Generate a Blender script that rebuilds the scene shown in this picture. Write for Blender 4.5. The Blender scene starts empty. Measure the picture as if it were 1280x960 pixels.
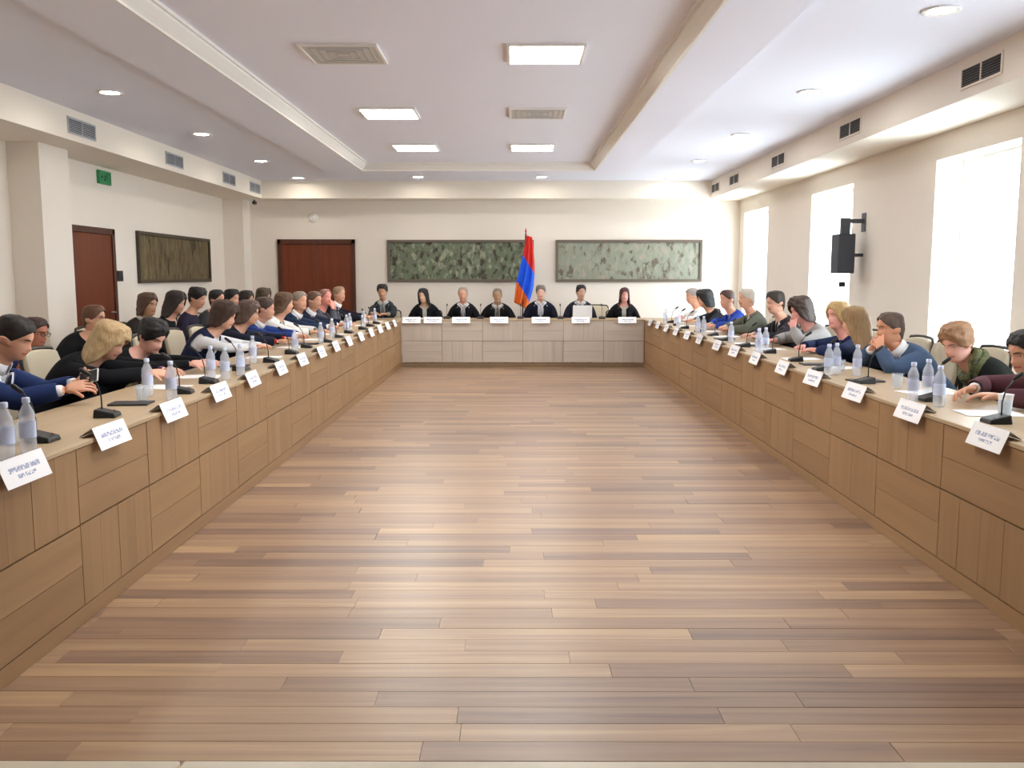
import bpy, bmesh, math, random
from mathutils import Vector, Matrix

random.seed(7)
R = math.radians
C = bpy.context.scene.collection
SC = bpy.context.scene

# ------------------------------------------------------------------ camera
cam = bpy.data.cameras.new('camera')
cam.sensor_width = 36.0
cam.lens = 36.0 * 1130.0 / 1280.0
cam.clip_end = 200
cam_o = bpy.data.objects.new('camera', cam)
C.objects.link(cam_o)
cam_o.location = (0, 0, 1.49)
cam_o.rotation_euler = (R(90 - 6.813), 0, R(0.152))
SC.camera = cam_o

# ------------------------------------------------------------------ world / light / exposure
W = bpy.data.worlds.new('overcast_sky')
SC.world = W
W.use_nodes = True
bgn = W.node_tree.nodes['Background']
bgn.inputs[0].default_value = (0.84, 0.92, 1.0, 1)
bgn.inputs[1].default_value = 3.3
SC.view_settings.view_transform = 'Standard'
SC.view_settings.look = 'None'
SC.view_settings.gamma = 1
SC.view_settings.exposure = 2.02
SC.cycles.max_bounces = 16
SC.cycles.diffuse_bounces = 12
PANEL_E, DOWN_E = 11.0, 26.0
WINDOWS = [(3.9, 5.45), (7.68, 9.2), (11.42, 13.0), (15.2, 16.75)]
for y0, y1 in WINDOWS:                      # sampling portals in the window openings
    l = bpy.data.lights.new('window_portal', 'AREA')
    l.shape = 'RECTANGLE'; l.size = 2.1; l.size_y = y1 - y0
    l.cycles.is_portal = True
    o = bpy.data.objects.new('window_portal', l); C.objects.link(o)
    o.location = (4.58, (y0 + y1) / 2, 1.6)
    o.rotation_euler = (0, R(90), 0)

# ------------------------------------------------------------------ materials
def nodes(name):
    m = bpy.data.materials.new(name); m.use_nodes = True
    return m, m.node_tree.nodes, m.node_tree.links, m.node_tree.nodes['Principled BSDF']

def srgb(r, g, b):
    def f(c):
        c /= 255.0
        return c / 12.92 if c <= 0.04045 else ((c + 0.055) / 1.055) ** 2.4
    return (f(r), f(g), f(b), 1)

MC = {}
def plain(col, rough=0.6, noise=0.06, scale=30, bump=0.0, metal=0.0, name=None, spec=0.5):
    key = (col, rough, noise, scale, bump, metal, spec)
    if key in MC: return MC[key]
    m, N, L, b = nodes(name or 'paint')
    c = srgb(*col)
    tc = N.new('ShaderNodeTexCoord'); nz = N.new('ShaderNodeTexNoise')
    nz.inputs['Scale'].default_value = scale; nz.inputs['Detail'].default_value = 4
    L.new(tc.outputs['Object'], nz.inputs['Vector'])
    mx = N.new('ShaderNodeMix'); mx.data_type = 'RGBA'
    mx.inputs[6].default_value = tuple(x * (1 - noise) for x in c[:3]) + (1,)
    mx.inputs[7].default_value = tuple(min(1, x * (1 + noise)) for x in c[:3]) + (1,)
    L.new(nz.outputs['Fac'], mx.inputs[0]); L.new(mx.outputs[2], b.inputs['Base Color'])
    b.inputs['Roughness'].default_value = rough; b.inputs['Metallic'].default_value = metal
    b.inputs['Specular IOR Level'].default_value = spec
    if bump:
        bp = N.new('ShaderNodeBump'); bp.inputs['Strength'].default_value = bump; bp.inputs['Distance'].default_value = 0.01
        L.new(nz.outputs['Fac'], bp.inputs['Height']); L.new(bp.outputs['Normal'], b.inputs['Normal'])
    MC[key] = m
    return m

def wood(name, cols, axis, rough, grain=14, vary=1.0, island=False, stretch=22, spec=0.5, coat=0):
    """cols: light to dark browns; each plank takes its own tone, streaked along the axis (0 = x, 2 = z)."""
    m, N, L, b = nodes(name)
    tc = N.new('ShaderNodeTexCoord')
    if island:
        rnd = N.new('ShaderNodeNewGeometry'); ro = rnd.outputs['Random Per Island']
    else:
        rnd = N.new('ShaderNodeObjectInfo'); ro = rnd.outputs['Random']
    mul = N.new('ShaderNodeMath'); mul.operation = 'MULTIPLY'; mul.inputs[1].default_value = 53.7
    L.new(ro, mul.inputs[0])
    add = N.new('ShaderNodeVectorMath'); add.operation = 'ADD'
    L.new(tc.outputs['Object'], add.inputs[0]); L.new(mul.outputs[0], add.inputs[1])
    mp = N.new('ShaderNodeMapping')
    s = [grain] * 3; s[axis] = grain / stretch
    mp.inputs['Scale'].default_value = s
    L.new(add.outputs[0], mp.inputs['Vector'])
    nz = N.new('ShaderNodeTexNoise'); nz.inputs['Scale'].default_value = 1.0; nz.inputs['Detail'].default_value = 6
    nz.inputs['Distortion'].default_value = 0.6
    L.new(mp.outputs[0], nz.inputs['Vector'])
    # fac = random*vary + (noise-.5)*k
    ma = N.new('ShaderNodeMath'); ma.operation = 'MULTIPLY_ADD'; ma.inputs[1].default_value = 1.3; ma.inputs[2].default_value = -0.65
    L.new(nz.outputs['Fac'], ma.inputs[0])
    mb = N.new('ShaderNodeMath'); mb.operation = 'MULTIPLY_ADD'; mb.inputs[1].default_value = vary; mb.inputs[2].default_value = 0.5 - vary / 2
    L.new(ro, mb.inputs[0])
    mc = N.new('ShaderNodeMath'); mc.operation = 'ADD'; mc.use_clamp = True
    L.new(ma.outputs[0], mc.inputs[0]); L.new(mb.outputs[0], mc.inputs[1])
    cr = N.new('ShaderNodeValToRGB')
    e = cr.color_ramp.elements
    n = len(cols)
    e[0].position = 0; e[0].color = srgb(*cols[0]); e[1].position = 1; e[1].color = srgb(*cols[-1])
    for i in range(1, n - 1):
        k = e.new(i / (n - 1)); k.color = srgb(*cols[i])
    L.new(mc.outputs[0], cr.inputs[0]); L.new(cr.outputs[0], b.inputs['Base Color'])
    b.inputs['Roughness'].default_value = rough
    b.inputs['Specular IOR Level'].default_value = spec
    b.inputs['Coat Weight'].default_value = coat; b.inputs['Coat Roughness'].default_value = .40
    bp = N.new('ShaderNodeBump'); bp.inputs['Strength'].default_value = 0.05; bp.inputs['Distance'].default_value = 0.003
    L.new(nz.outputs['Fac'], bp.inputs['Height']); L.new(bp.outputs['Normal'], b.inputs['Normal'])
    return m

def emit(name, col, strength):
    m, N, L, b = nodes(name)
    b.inputs['Base Color'].default_value = (0.9, 0.9, 0.9, 1)
    b.inputs['Emission Color'].default_value = srgb(*col); b.inputs['Emission Strength'].default_value = strength
    return m

def clear(name, tint, gloss=0.12, body=0.0, bodycol=(230, 236, 245)):
    """thin clear sheet: transparent with a glossy coat and an optional whitish share."""
    m, N, L, b = nodes(name)
    out = [n for n in N if n.type == 'OUTPUT_MATERIAL'][0]
    tr = N.new('ShaderNodeBsdfTransparent'); tr.inputs[0].default_value = tint + (1,)
    b.inputs['Base Color'].default_value = srgb(*bodycol); b.inputs['Roughness'].default_value = 0.08
    mx = N.new('ShaderNodeMixShader'); mx.inputs[0].default_value = body + gloss
    L.new(tr.outputs[0], mx.inputs[1])
    gl = N.new('ShaderNodeBsdfGlossy'); gl.inputs['Roughness'].default_value = 0.05
    if body > 0:
        L.new(b.outputs[0], mx.inputs[2])
    else:
        L.new(gl.outputs[0], mx.inputs[2])
    L.new(mx.outputs[0], out.inputs[0])
    return m

M = {}
M['wall'] = plain((233, 225, 214), 0.85, 0.02, 3, 0.02, name='wall_paint')
M['ceil'] = plain((237, 240, 254), 0.9, 0.015, 2, name='ceiling_paint')
M['soffit'] = plain((238, 230, 216), 0.85, 0.02, 3, name='soffit_paint')
M['white'] = plain((235, 233, 228), 0.6, 0.02, name='white_gloss_paint')
M['vent'] = plain((176, 178, 182), 0.5, 0.03, name='grille_aluminium')
M['dark'] = plain((28, 28, 31), 0.5, 0.1, name='dark_cavity')
M['black'] = plain((20, 20, 22), 0.45, 0.15, name='black_plastic')
M['diffuser'] = plain((205, 205, 200), 0.6, 0.02, name='opal_diffuser')
M['panel_on'] = emit('lit_panel', (255, 253, 248), PANEL_E)
M['down_on'] = emit('lit_downlight', (255, 247, 235), DOWN_E)
OAK = [(165, 131, 92), (153, 119, 82), (140, 106, 71)]
M['oak_h'] = wood('oak_veneer_flat', OAK, 0, 0.5, vary=0.35)
M['oak_v'] = wood('oak_veneer_upright', OAK, 2, 0.5, vary=0.35)
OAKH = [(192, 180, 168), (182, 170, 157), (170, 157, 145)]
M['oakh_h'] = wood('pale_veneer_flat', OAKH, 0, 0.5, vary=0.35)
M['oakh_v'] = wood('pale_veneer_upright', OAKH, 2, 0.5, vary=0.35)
M['oak_top'] = wood('oak_desktop', [(188, 167, 136), (177, 154, 123), (166, 142, 110)], 0, 0.4, vary=0.2)
M['pale_top'] = wood('pale_desktop', [(250, 240, 216), (243, 231, 205), (236, 222, 194)], 0, 0.4, vary=0.2)
M['oak_gap'] = plain((128, 100, 66), 0.7, name='panel_joint')
FLOORC = [(178, 147, 111), (160, 129, 98), (147, 116, 89), (133, 103, 81), (106, 81, 68)]
M['plank'] = wood('floor_plank', FLOORC, 0, 0.38, 20, 0.8, stretch=26, coat=.5)
M['plank_far'] = wood('floor_plank_far', FLOORC, 0, 0.38, 20, 0.8, island=True, stretch=26, coat=.5)
M['floor'] = plain((92, 68, 52), 0.6, name='floor_bed')
M['door'] = wood('red_brown_door_veneer', [(122, 58, 28), (108, 48, 20), (92, 38, 16)], 2, 0.4, vary=0.3)
M['door_frame'] = wood('dark_door_frame', [(86, 44, 26), (70, 34, 20)], 2, 0.45, vary=0.2)
M['metal'] = plain((170, 170, 172), 0.3, 0.02, metal=1.0, name='brushed_metal')
M['glass'] = clear('window_glass', (0.95, 0.97, 0.97), 0.06)
M['bottle'] = clear('bottle_plastic', (0.95, 0.97, 1.0), 0.08, 0.24, (240, 245, 255))
M['tumbler'] = clear('tumbler_glass', (0.93, 0.95, 0.96), 0.15, 0.05)
M['blabel'] = plain((196, 206, 232), 0.5, 0.12, 60, name='bottle_label')
M['cap'] = plain((205, 215, 240), 0.4, name='bottle_cap')
M['paper'] = plain((240, 240, 240), 0.7, 0.02, name='paper')
M['beige'] = plain((196, 184, 160), 0.85, 0.06, 120, 0.1, name='beige_upholstery')
M['chair_leg'] = plain((40, 34, 30), 0.4, name='dark_chair_frame')

def print_mat():
    """white card with two lines of small grey-blue print, too small to read."""
    m, N, L, b = nodes('printed_card')
    tc = N.new('ShaderNodeTexCoord'); sep = N.new('ShaderNodeSeparateXYZ')
    L.new(tc.outputs['UV'], sep.inputs[0])
    def band(lo, hi, src):
        a = N.new('ShaderNodeMath'); a.operation = 'GREATER_THAN'; a.inputs[1].default_value = lo
        c = N.new('ShaderNodeMath'); c.operation = 'LESS_THAN'; c.inputs[1].default_value = hi
        d = N.new('ShaderNodeMath'); d.operation = 'MULTIPLY'
        L.new(src, a.inputs[0]); L.new(src, c.inputs[0]); L.new(a.outputs[0], d.inputs[0]); L.new(c.outputs[0], d.inputs[1])
        return d.outputs[0]
    def op(o, a, c):
        d = N.new('ShaderNodeMath'); d.operation = o; L.new(a, d.inputs[0]); L.new(c, d.inputs[1]); return d.outputs[0]
    u, v = sep.outputs[0], sep.outputs[1]
    l1 = op('MULTIPLY', band(.50, .68, v), band(.16, .84, u))
    l2 = op('MULTIPLY', band(.26, .40, v), band(.30, .70, u))
    mask = op('MAXIMUM', l1, l2)
    mp = N.new('ShaderNodeMapping'); mp.inputs['Scale'].default_value = (42, 9, 1)
    oi = N.new('ShaderNodeObjectInfo'); ad = N.new('ShaderNodeVectorMath'); ad.operation = 'ADD'
    ml = N.new('ShaderNodeMath'); ml.operation = 'MULTIPLY'; ml.inputs[1].default_value = 31.0
    L.new(oi.outputs['Random'], ml.inputs[0]); L.new(tc.outputs['UV'], ad.inputs[0]); L.new(ml.outputs[0], ad.inputs[1])
    L.new(ad.outputs[0], mp.inputs[0])
    nz = N.new('ShaderNodeTexNoise'); nz.inputs['Scale'].default_value = 1; nz.inputs['Detail'].default_value = 1
    L.new(mp.outputs[0], nz.inputs['Vector'])
    gt = N.new('ShaderNodeMath'); gt.operation = 'GREATER_THAN'; gt.inputs[1].default_value = 0.47
    L.new(nz.outputs['Fac'], gt.inputs[0])
    k = op('MULTIPLY', mask, gt.outputs[0])
    mx = N.new('ShaderNodeMix'); mx.data_type = 'RGBA'
    mx.inputs[6].default_value = srgb(244, 244, 246); mx.inputs[7].default_value = srgb(158, 166, 194)
    L.new(k, mx.inputs[0]); L.new(mx.outputs[2], b.inputs['Base Color']); b.inputs['Roughness'].default_value = 0.6
    return m
M['card'] = print_mat()

def relief_mat(name, cols, sx, sz, seed, vert=1.0):
    m, N, L, b = nodes(name)
    tc = N.new('ShaderNodeTexCoord'); mp = N.new('ShaderNodeMapping')
    mp.inputs['Scale'].default_value = (sx, 1, sz); mp.inputs['Location'].default_value = (seed, seed * .7, seed * .3)
    L.new(tc.outputs['Object'], mp.inputs[0])
    n1 = N.new('ShaderNodeTexNoise'); n1.inputs['Scale'].default_value = 1; n1.inputs['Detail'].default_value = 5; n1.inputs['Roughness'].default_value = .65
    v1 = N.new('ShaderNodeTexVoronoi'); v1.inputs['Scale'].default_value = 1.6
    L.new(mp.outputs[0], n1.inputs['Vector']); L.new(mp.outputs[0], v1.inputs['Vector'])
    mx = N.new('ShaderNodeMix'); mx.data_type = 'FLOAT'; mx.inputs[0].default_value = 0.28
    sp = N.new('ShaderNodeSeparateXYZ'); L.new(v1.outputs['Color'], sp.inputs[0])
    L.new(n1.outputs['Fac'], mx.inputs[2]); L.new(sp.outputs[0], mx.inputs[3])
    cr = N.new('ShaderNodeValToRGB'); e = cr.color_ramp.elements
    e[0].position = .34; e[0].color = srgb(*cols[0]); e[1].position = .68; e[1].color = srgb(*cols[-1])
    for i in range(1, len(cols) - 1):
        k = e.new(.34 + .34 * i / (len(cols) - 1)); k.color = srgb(*cols[i])
    L.new(mx.outputs[0], cr.inputs[0]); L.new(cr.outputs[0], b.inputs['Base Color'])
    b.inputs['Roughness'].default_value = .8
    bp = N.new('ShaderNodeBump'); bp.inputs['Strength'].default_value = .3; bp.inputs['Distance'].default_value = .02
    L.new(mx.outputs[0], bp.inputs['Height']); L.new(bp.outputs['Normal'], b.inputs['Normal'])
    return m

# ------------------------------------------------------------------ mesh helpers
class MB:
    def __init__(s): s.v = []; s.f = []; s.m = []; s.sm = []
    def add(s, vs, fs, mat=0, smooth=False):
        o = len(s.v); s.v += [tuple(v) for v in vs]
        for f in fs:
            s.f.append([i + o for i in f]); s.m.append(mat); s.sm.append(smooth)
    def box(s, x0, x1, y0, y1, z0, z1, mat=0):
        vs = [(x, y, z) for z in (z0, z1) for y in (y0, y1) for x in (x0, x1)]
        s.add(vs, [(0, 2, 3, 1), (4, 5, 7, 6), (0, 1, 5, 4), (2, 6, 7, 3), (0, 4, 6, 2), (1, 3, 7, 5)], mat); return s
    def lathe(s, prof, n=16, c=(0, 0, 0), mat=0, axis='z', caps=True):
        vs = []; fs = []
        for r, h in prof:
            for k in range(n):
                a = 2 * math.pi * k / n
                p = (r * math.cos(a), r * math.sin(a), h)
                if axis == 'x': p = (h, p[0], p[1])
                if axis == 'y': p = (p[0], h, p[1])
                vs.append((p[0] + c[0], p[1] + c[1], p[2] + c[2]))
        for i in range(len(prof) - 1):
            for k in range(n):
                a, b = i * n + k, i * n + (k + 1) % n
                fs.append((a, b, b + n, a + n))
        if caps:
            fs.append(tuple(range(n - 1, -1, -1))); fs.append(tuple(range((len(prof) - 1) * n, len(prof) * n)))
        s.add(vs, fs, mat, True); return s
    def tube(s, pts, rad, n=8, mat=0, closed=False):
        pts = [Vector(p) for p in pts]; m = len(pts)
        rads = rad if isinstance(rad, (list, tuple)) else [rad] * m
        vs = []; fs = []; up = None
        for i, p in enumerate(pts):
            t = (pts[(i + 1) % m] - pts[i - 1]) if closed else (pts[min(i + 1, m - 1)] - pts[max(i - 1, 0)])
            t.normalize()
            if up is None:
                up = Vector((0, 0, 1)) if abs(t.z) < .9 else Vector((1, 0, 0))
            a = (up - t * up.dot(t)).normalized(); up = a; b = t.cross(a)
            for k in range(n):
                q = 2 * math.pi * k / n
                vs.append(p + (a * math.cos(q) + b * math.sin(q)) * rads[i])
        for i in range(m if closed else m - 1):
            for k in range(n):
                i2 = (i + 1) % m
                fs.append((i * n + k, i * n + (k + 1) % n, i2 * n + (k + 1) % n, i2 * n + k))
        if not closed:
            fs.append(tuple(range(n - 1, -1, -1))); fs.append(tuple(range((m - 1) * n, m * n)))
        s.add(vs, fs, mat, True); return s
    def mesh(s, name, mats):
        me = bpy.data.meshes.new(name); me.from_pydata(s.v, [], s.f)
        for k in (mats if isinstance(mats, (list, tuple)) else [mats]): me.materials.append(k)
        me.polygons.foreach_set('material_index', s.m); me.polygons.foreach_set('use_smooth', s.sm)
        bm = bmesh.new(); bm.from_mesh(me); bmesh.ops.recalc_face_normals(bm, faces=bm.faces); bm.to_mesh(me); bm.free()
        return me
    def build(s, name, mats, parent=None, bevel=0.0, loc=None):
        return link(name, s.mesh(name, mats), parent, bevel, loc)

def link(name, me, parent=None, bevel=0.0, loc=None):
    o = bpy.data.objects.new(name, me); C.objects.link(o)
    if parent is not None: o.parent = parent
    if loc is not None: o.location = loc
    if bevel:
        b = o.modifiers.new('bevel', 'BEVEL'); b.width = bevel; b.segments = 2; b.limit_method = 'ANGLE'
    return o

def tag(o, label=None, cat=None, group=None, kind=None):
    for k, v in (('label', label), ('category', cat), ('group', group), ('kind', kind)):
        if v: o[k] = v
    return o
def empty(name, loc=(0, 0, 0), rz=0.0):
    o = bpy.data.objects.new(name, None); C.objects.link(o); o.location = loc; o.rotation_euler = (0, 0, R(rz)); o.empty_display_size = .1
    return o
def kids(o): return [c for c in CH.get(o.name, [])]
def copy_tree(o, parent=None):
    c = o.copy(); C.objects.link(c)
    if parent is not None: c.parent = parent
    for ch in list(o.children): copy_tree(ch, c)
    return c
ORD = ['first', 'second', 'third', 'fourth', 'fifth', 'sixth', 'seventh', 'eighth', 'ninth', 'tenth', 'eleventh', 'twelfth', 'thirteenth', 'fourteenth', 'fifteenth', 'sixteenth', 'seventeenth', 'eighteenth', 'nineteenth', 'twentieth']

# ------------------------------------------------------------------ room shell
XL, XR, YF, YB = -5.3, 4.2, -2.6, 17.1
ZS, ZSIDE, ZBAND, ZCOF = 2.88, 3.2, 3.14, 3.27

def struct(o, label=None): return tag(o, label, None, None, 'structure')

fl = struct(MB().box(XL - .3, XR + .4, YF - .3, YB + .3, -.2, -.012).build('floor', M['floor']), 'brown wood plank floor laid across the room between the desks')
# individual planks, rows along y, boards run along x
PW = 0.118
DESK_L, DESK_R, DESK_FRONT = -1.85, 2.13, 14.78
rows = []
y = 0.75
while y < DESK_FRONT + .1:
    x = -2.2 - random.random() * 1.1
    while x < 2.45:
        ln = random.choice((.9, 1.1, 1.3, 1.5))
        rows.append((y, max(x, -2.2), min(x + ln, 2.45), x)); x += ln
    y += PW
plank_me = {}
far_mb = MB()
n_pl = 0
for (y, x0, x1, xs) in rows:
    dz = random.uniform(-.0006, .0004)
    g = .0006
    if n_pl < 300 and x1 - x0 > .15:
        ln = round(x1 - x0, 2)
        if ln not in plank_me:
            m_ = MB()
            a = ln / 2 - g; b_ = PW / 2 - g
            m_.box(-a, a, -b_, b_, -.014, -.001)
            m_.add([(-a, -b_, -.001), (a, -b_, -.001), (a, b_, -.001), (-a, b_, -.001), (-a + .001, -b_ + .001, 0), (a - .001, -b_ + .001, 0), (a - .001, b_ - .001, 0), (-a + .001, b_ - .001, 0)],
                   [(0, 1, 5, 4), (1, 2, 6, 5), (2, 3, 7, 6), (3, 0, 4, 7), (4, 5, 6, 7)])
            plank_me[ln] = m_.mesh('plank', M['plank'])
        link('plank', plank_me[ln], fl, 0, ((x0 + x1) / 2, y + PW / 2, dz)); n_pl += 1
    else:
        far_mb.box(x0 + g, x1 - g, y + g, y + PW - g, -.014, dz)
for (xa, xb) in ((XL, -2.2), (2.45, XR)):       # planks under and behind the desks
    y = YF
    while y < YB:
        x = xa
        while x < xb:
            ln = random.choice((1.1, 1.5)); far_mb.box(x + .001, min(x + ln, xb) - .001, y + .001, y + PW - .001, -.014, random.uniform(-.001, .0005)); x += ln
        y += PW
for (ya, yb) in ((YF, .75), (DESK_FRONT + .1, YB)):
    y = ya
    while y < yb - .05:
        x = -2.2
        while x < 2.45:
            ln = random.choice((1.1, 1.5)); far_mb.box(x + .001, min(x + ln, 2.45) - .001, y + .001, min(y + PW, yb) - .001, -.014, random.uniform(-.001, .0005)); x += ln
        y += PW
far = far_mb.build('planks', M['plank_far'], fl); far['kind'] = 'stuff'

# walls
struct(MB().box(XL - .3, XR + .4, YB, YB + .25, 0, 3.6).build('wall_back', M['wall']))
struct(MB().box(XL - .3, XR + .4, YF - .25, YF, 0, 3.6).build('wall_front', M['wall']))
struct(MB().box(XL - .25, XL, YF, YB, 0, 3.6).build('wall_left', M['wall']))
wr = MB(); ZW0, ZW1 = .5, 2.63
ys = [YF] + [q for w in WINDOWS for q in w] + [YB]
for i in range(0, len(ys), 2): wr.box(XR, XR + .34, ys[i], ys[i + 1], 0, 3.6)
for y0, y1 in WINDOWS:
    wr.box(XR, XR + .34, y0, y1, 0, ZW0); wr.box(XR, XR + .34, y0, y1, ZW1, 3.6)
struct(wr.build('wall_right', M['wall']))
for i, (y0, y1) in enumerate(WINDOWS):
    w = struct(empty('window_%d' % (i + 1), (XR + .27, y0, ZW0)))
    hh = ZW1 - ZW0; ww = y1 - y0
    fr = MB(); t = .045
    fr.box(0, .06, 0, t, 0, hh); fr.box(0, .06, ww - t, ww, 0, hh); fr.box(0, .06, t, ww - t, 0, t); fr.box(0, .06, t, ww - t, hh - t, hh)
    fr.build('window_frame', M['white'], w, .004)
    MB().box(.026, .032, t, ww - t, t, hh - t).build('pane', M['glass'], w)
    MB().box(-.3, .002, .001, ww - .001, -.03, .010).build('window_sill', M['white'], w, .006)
# skirting
struct(MB().box(XL, XL + .015, YF, YB, 0, .09).build('baseboard_left', M['door_frame']))
struct(MB().box(XR - .015, XR, YF, YB, 0, .09).build('baseboard_right', M['door_frame']))
# pillars on the left wall
struct(MB().box(XL, -4.96, 9.63, 10.26, 0, ZS).build('pillar', M['wall'], None, .004))
struct(MB().box(XL, -4.93, 16.65, YB, 0, ZS).build('pillar', M['wall'], None, .004))
struct(MB().box(XL, -4.96, 2.6, 3.2, 0, ZS).build('pillar', M['wall'], None, .004))
# ceiling: central coffer, dropped band around it, side fields, soffits
XA, XB, XC, XD = -3.0, -2.42, 1.29, 1.82
YC0, YC1, YD0, YD1 = -1.4, 14.6, -2.0, 15.15
ce = MB()
ce.box(XL, XR, YF, YB, 3.4, 3.6)
ce.box(XB - .02, XC + .02, YC0 - .02, YC1 + .02, ZCOF, 3.41)
ce.box(XL, XA, YF, YB, ZSIDE, 3.41); ce.box(XD, XR, YF, YB, ZSIDE, 3.41)
ce.box(XA, XD, YD1, YB, ZSIDE, 3.41); ce.box(XA, XD, YF, YD0, ZSIDE, 3.41)
struct(ce.build('ceiling', M['ceil']), 'plain painted ceiling with a raised central field')
bd = MB()
bd.box(XA, XB, YD0, YD1, ZBAND, 3.41); bd.box(XC, XD, YD0, YD1, ZBAND, 3.41)
bd.box(XB, XC, YC1, YD1, ZBAND, 3.41); bd.box(XB, XC, YD0, YC0, ZBAND, 3.41)
struct(bd.build('trim_1', M['ceil']), 'dropped ceiling band framing the central field')
def cove(name, path_in, mat):
    """moulding profile swept around the coffer: two steps and a slope."""
    prof = [(0, 0), (.02, 0), (.02, .018), (.05, .045), (.085, .085), (.085, .105), (.105, .105), (.105, .13), (0, .13)]
    mb = MB(); n = len(prof); vs = []; fs = []
    (x0, x1, y0, y1) = path_in
    for (sx, sy) in ((0, 0), (1, 0), (1, 1), (0, 1)):
        for d, h in prof:
            vs.append(((x0 + d) if not sx else (x1 - d), (y0 + d) if not sy else (y1 - d), ZBAND + h))
    for k in range(4):
        for i in range(n):
            a, b = k * n + i, k * n + (i + 1) % n
            c, d = ((k + 1) % 4) * n + (i + 1) % n, ((k + 1) % 4) * n + i
            fs.append((a, b, c, d))
    mb.add(vs, fs); return mb.build(name, mat)
struct(cove('trim_2', (XB, XC, YC0, YC1), M['white']), 'stepped white moulding around the central ceiling field')
struct(MB().box(XL, -4.57, YF, YB, ZS, ZSIDE).build('trim_3', M['soffit'], None, .004), 'boxed duct soffit with grilles along the door-side wall')
struct(MB().box(3.56, XR, YF, YB, ZS, ZSIDE).build('trim_4', M['soffit'], None, .004), 'boxed duct soffit with grilles along the window wall')
struct(MB().box(-4.57, 3.56, 16.62, YB, ZS, ZSIDE).build('trim_5', M['soffit'], None, .004), 'boxed soffit along the back wall')

# ceiling lights
def panel(x, y, lit, label, group):
    r = empty('ceiling_panel_light' if lit else 'ceiling_diffuser', (x, y, ZCOF))
    fr = MB(); a, b = .31, .285
    fr.box(-a, a, -a, -b, -.022, 0); fr.box(-a, a, b, a, -.022, 0); fr.box(-a, -b, -b, b, -.022, 0); fr.box(b, a, -b, b, -.022, 0)
    fr.build('frame', M['white'], r, .003)
    MB().box(-b, b, -b, b, -.016, -.002).build('diffuser', M['panel_on'] if lit else M['diffuser'], r)
    if not lit:
        sl = MB()
        for k in range(4):
            q = .24 - k * .06; sl.box(-q, q, -q, -q + .008, -.02, -.016); sl.box(-q, q, q - .008, q, -.02, -.016)
            sl.box(-q, -q + .008, -q, q, -.02, -.016); sl.box(q - .008, q, -q, q, -.02, -.016)
        sl.build('louvre', M['vent'], r)
    tag(r, label, 'ceiling light' if lit else 'ceiling vent', group)
for (x, y, lit, lb) in ((.25, 7.53, 1, 'large lit square ceiling panel, the biggest seen, closest to the camera'),
                        (-1.37, 10.2, 1, 'lit square ceiling panel in the second line, between vent and lit panel'),
                        (-1.37, 12.87, 1, 'lit square ceiling panel of the last line, on the door side'),
                        (.25, 12.85, 1, 'lit square ceiling panel of the last line, on the window side'),
                        (.25, 10.2, 0, 'unlit pale square ceiling diffuser behind the largest lit panel'),
                        (-1.37, 7.53, 0, 'unlit grey square ceiling diffuser beside the largest lit panel'),
                        (.25, 4.86, 1, 'lit square ceiling panel above the open floor, just out of view'),
                        (-1.37, 4.86, 1, 'lit square ceiling panel over the door side, just out of view'),
                        ):
    panel(x, y, lit, lb, 'square fittings in the ceiling field')
def downlight(x, y, lb):
    r = empty('downlight', (x, y, ZSIDE))
    MB().lathe([(.085, -.001), (.118, -.001), (.122, -.010), (.112, -.014), (.085, -.008)], 28, caps=False).build('rim', M['white'], r)
    MB().lathe([(.086, -.006), (.086, -.002)], 28).build('lamp', M['down_on'], r)
    tag(r, lb, 'ceiling light', 'round ceiling downlights')
for i, y in enumerate((3.55, 6.13, 8.72, 11.22, 13.8, 16.15)):
    w = ('just out of view', 'one out of view', 'closest seen', 'second seen', 'third seen', 'last')[i]
    downlight(-3.79, y, 'round lit downlight over the door-side aisle, %s from the camera' % w)
for i, y in enumerate((3.5, 6.1, 8.7, 11.28, 13.82, 16.25)):
    w = ('one out of view', 'closest seen', 'second seen', 'third seen', 'fourth seen', 'last')[i]
    downlight(2.76, y, 'round lit downlight over the window-side aisle, %s from the camera' % w)
downlight(-1.67, 16.0, 'round lit downlight above the door-side end of the head desk')
downlight(.47, 16.0, 'round lit downlight above the middle of the head desk')
def vent(x, y, z, sgn, label, mat):
    r = empty('soffit_vent', (x, y, z))
    w, h = .31, .085
    fr = MB(); t = .018; d0, d1 = (0, .012) if sgn > 0 else (-.012, 0)
    fr.box(d0, d1, -w, w, h - t, h); fr.box(d0, d1, -w, w, -h, -h + t); fr.box(d0, d1, -w, -w + t, -h + t, h - t); fr.box(d0, d1, w - t, w, -h + t, h - t); fr.box(d0, d1, -.008, .008, -h + t, h - t)
    fr.build('frame', M['vent'] if sgn > 0 else M['soffit'], r)
    MB().box(min(0, sgn * .003), max(0, sgn * .003), -w + t, w - t, -h + t, h - t).build('cavity', M['dark'], r)
    for k in range(7):
        zz = -h + t + .010 + k * .0195
        s_ = MB(); s_.add([(sgn * .002, -w + t, zz + .010), (sgn * .002, w - t, zz + .010), (sgn * .011, w - t, zz - .004), (sgn * .011, -w + t, zz - .004),
                           (sgn * .002, -w + t, zz + .012), (sgn * .002, w - t, zz + .012), (sgn * .012, w - t, zz - .002), (sgn * .012, -w + t, zz - .002)],
                          [(0, 1, 2, 3), (7, 6, 5, 4), (0, 4, 5, 1), (3, 2, 6, 7), (0, 3, 7, 4), (1, 5, 6, 2)])
        s_.build('slat', mat, r)
    tag(r, label, 'vent', 'air grilles in the soffits')
M['slat_d'] = plain((92, 90, 88), .5, name='dark_grille_slat')
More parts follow.
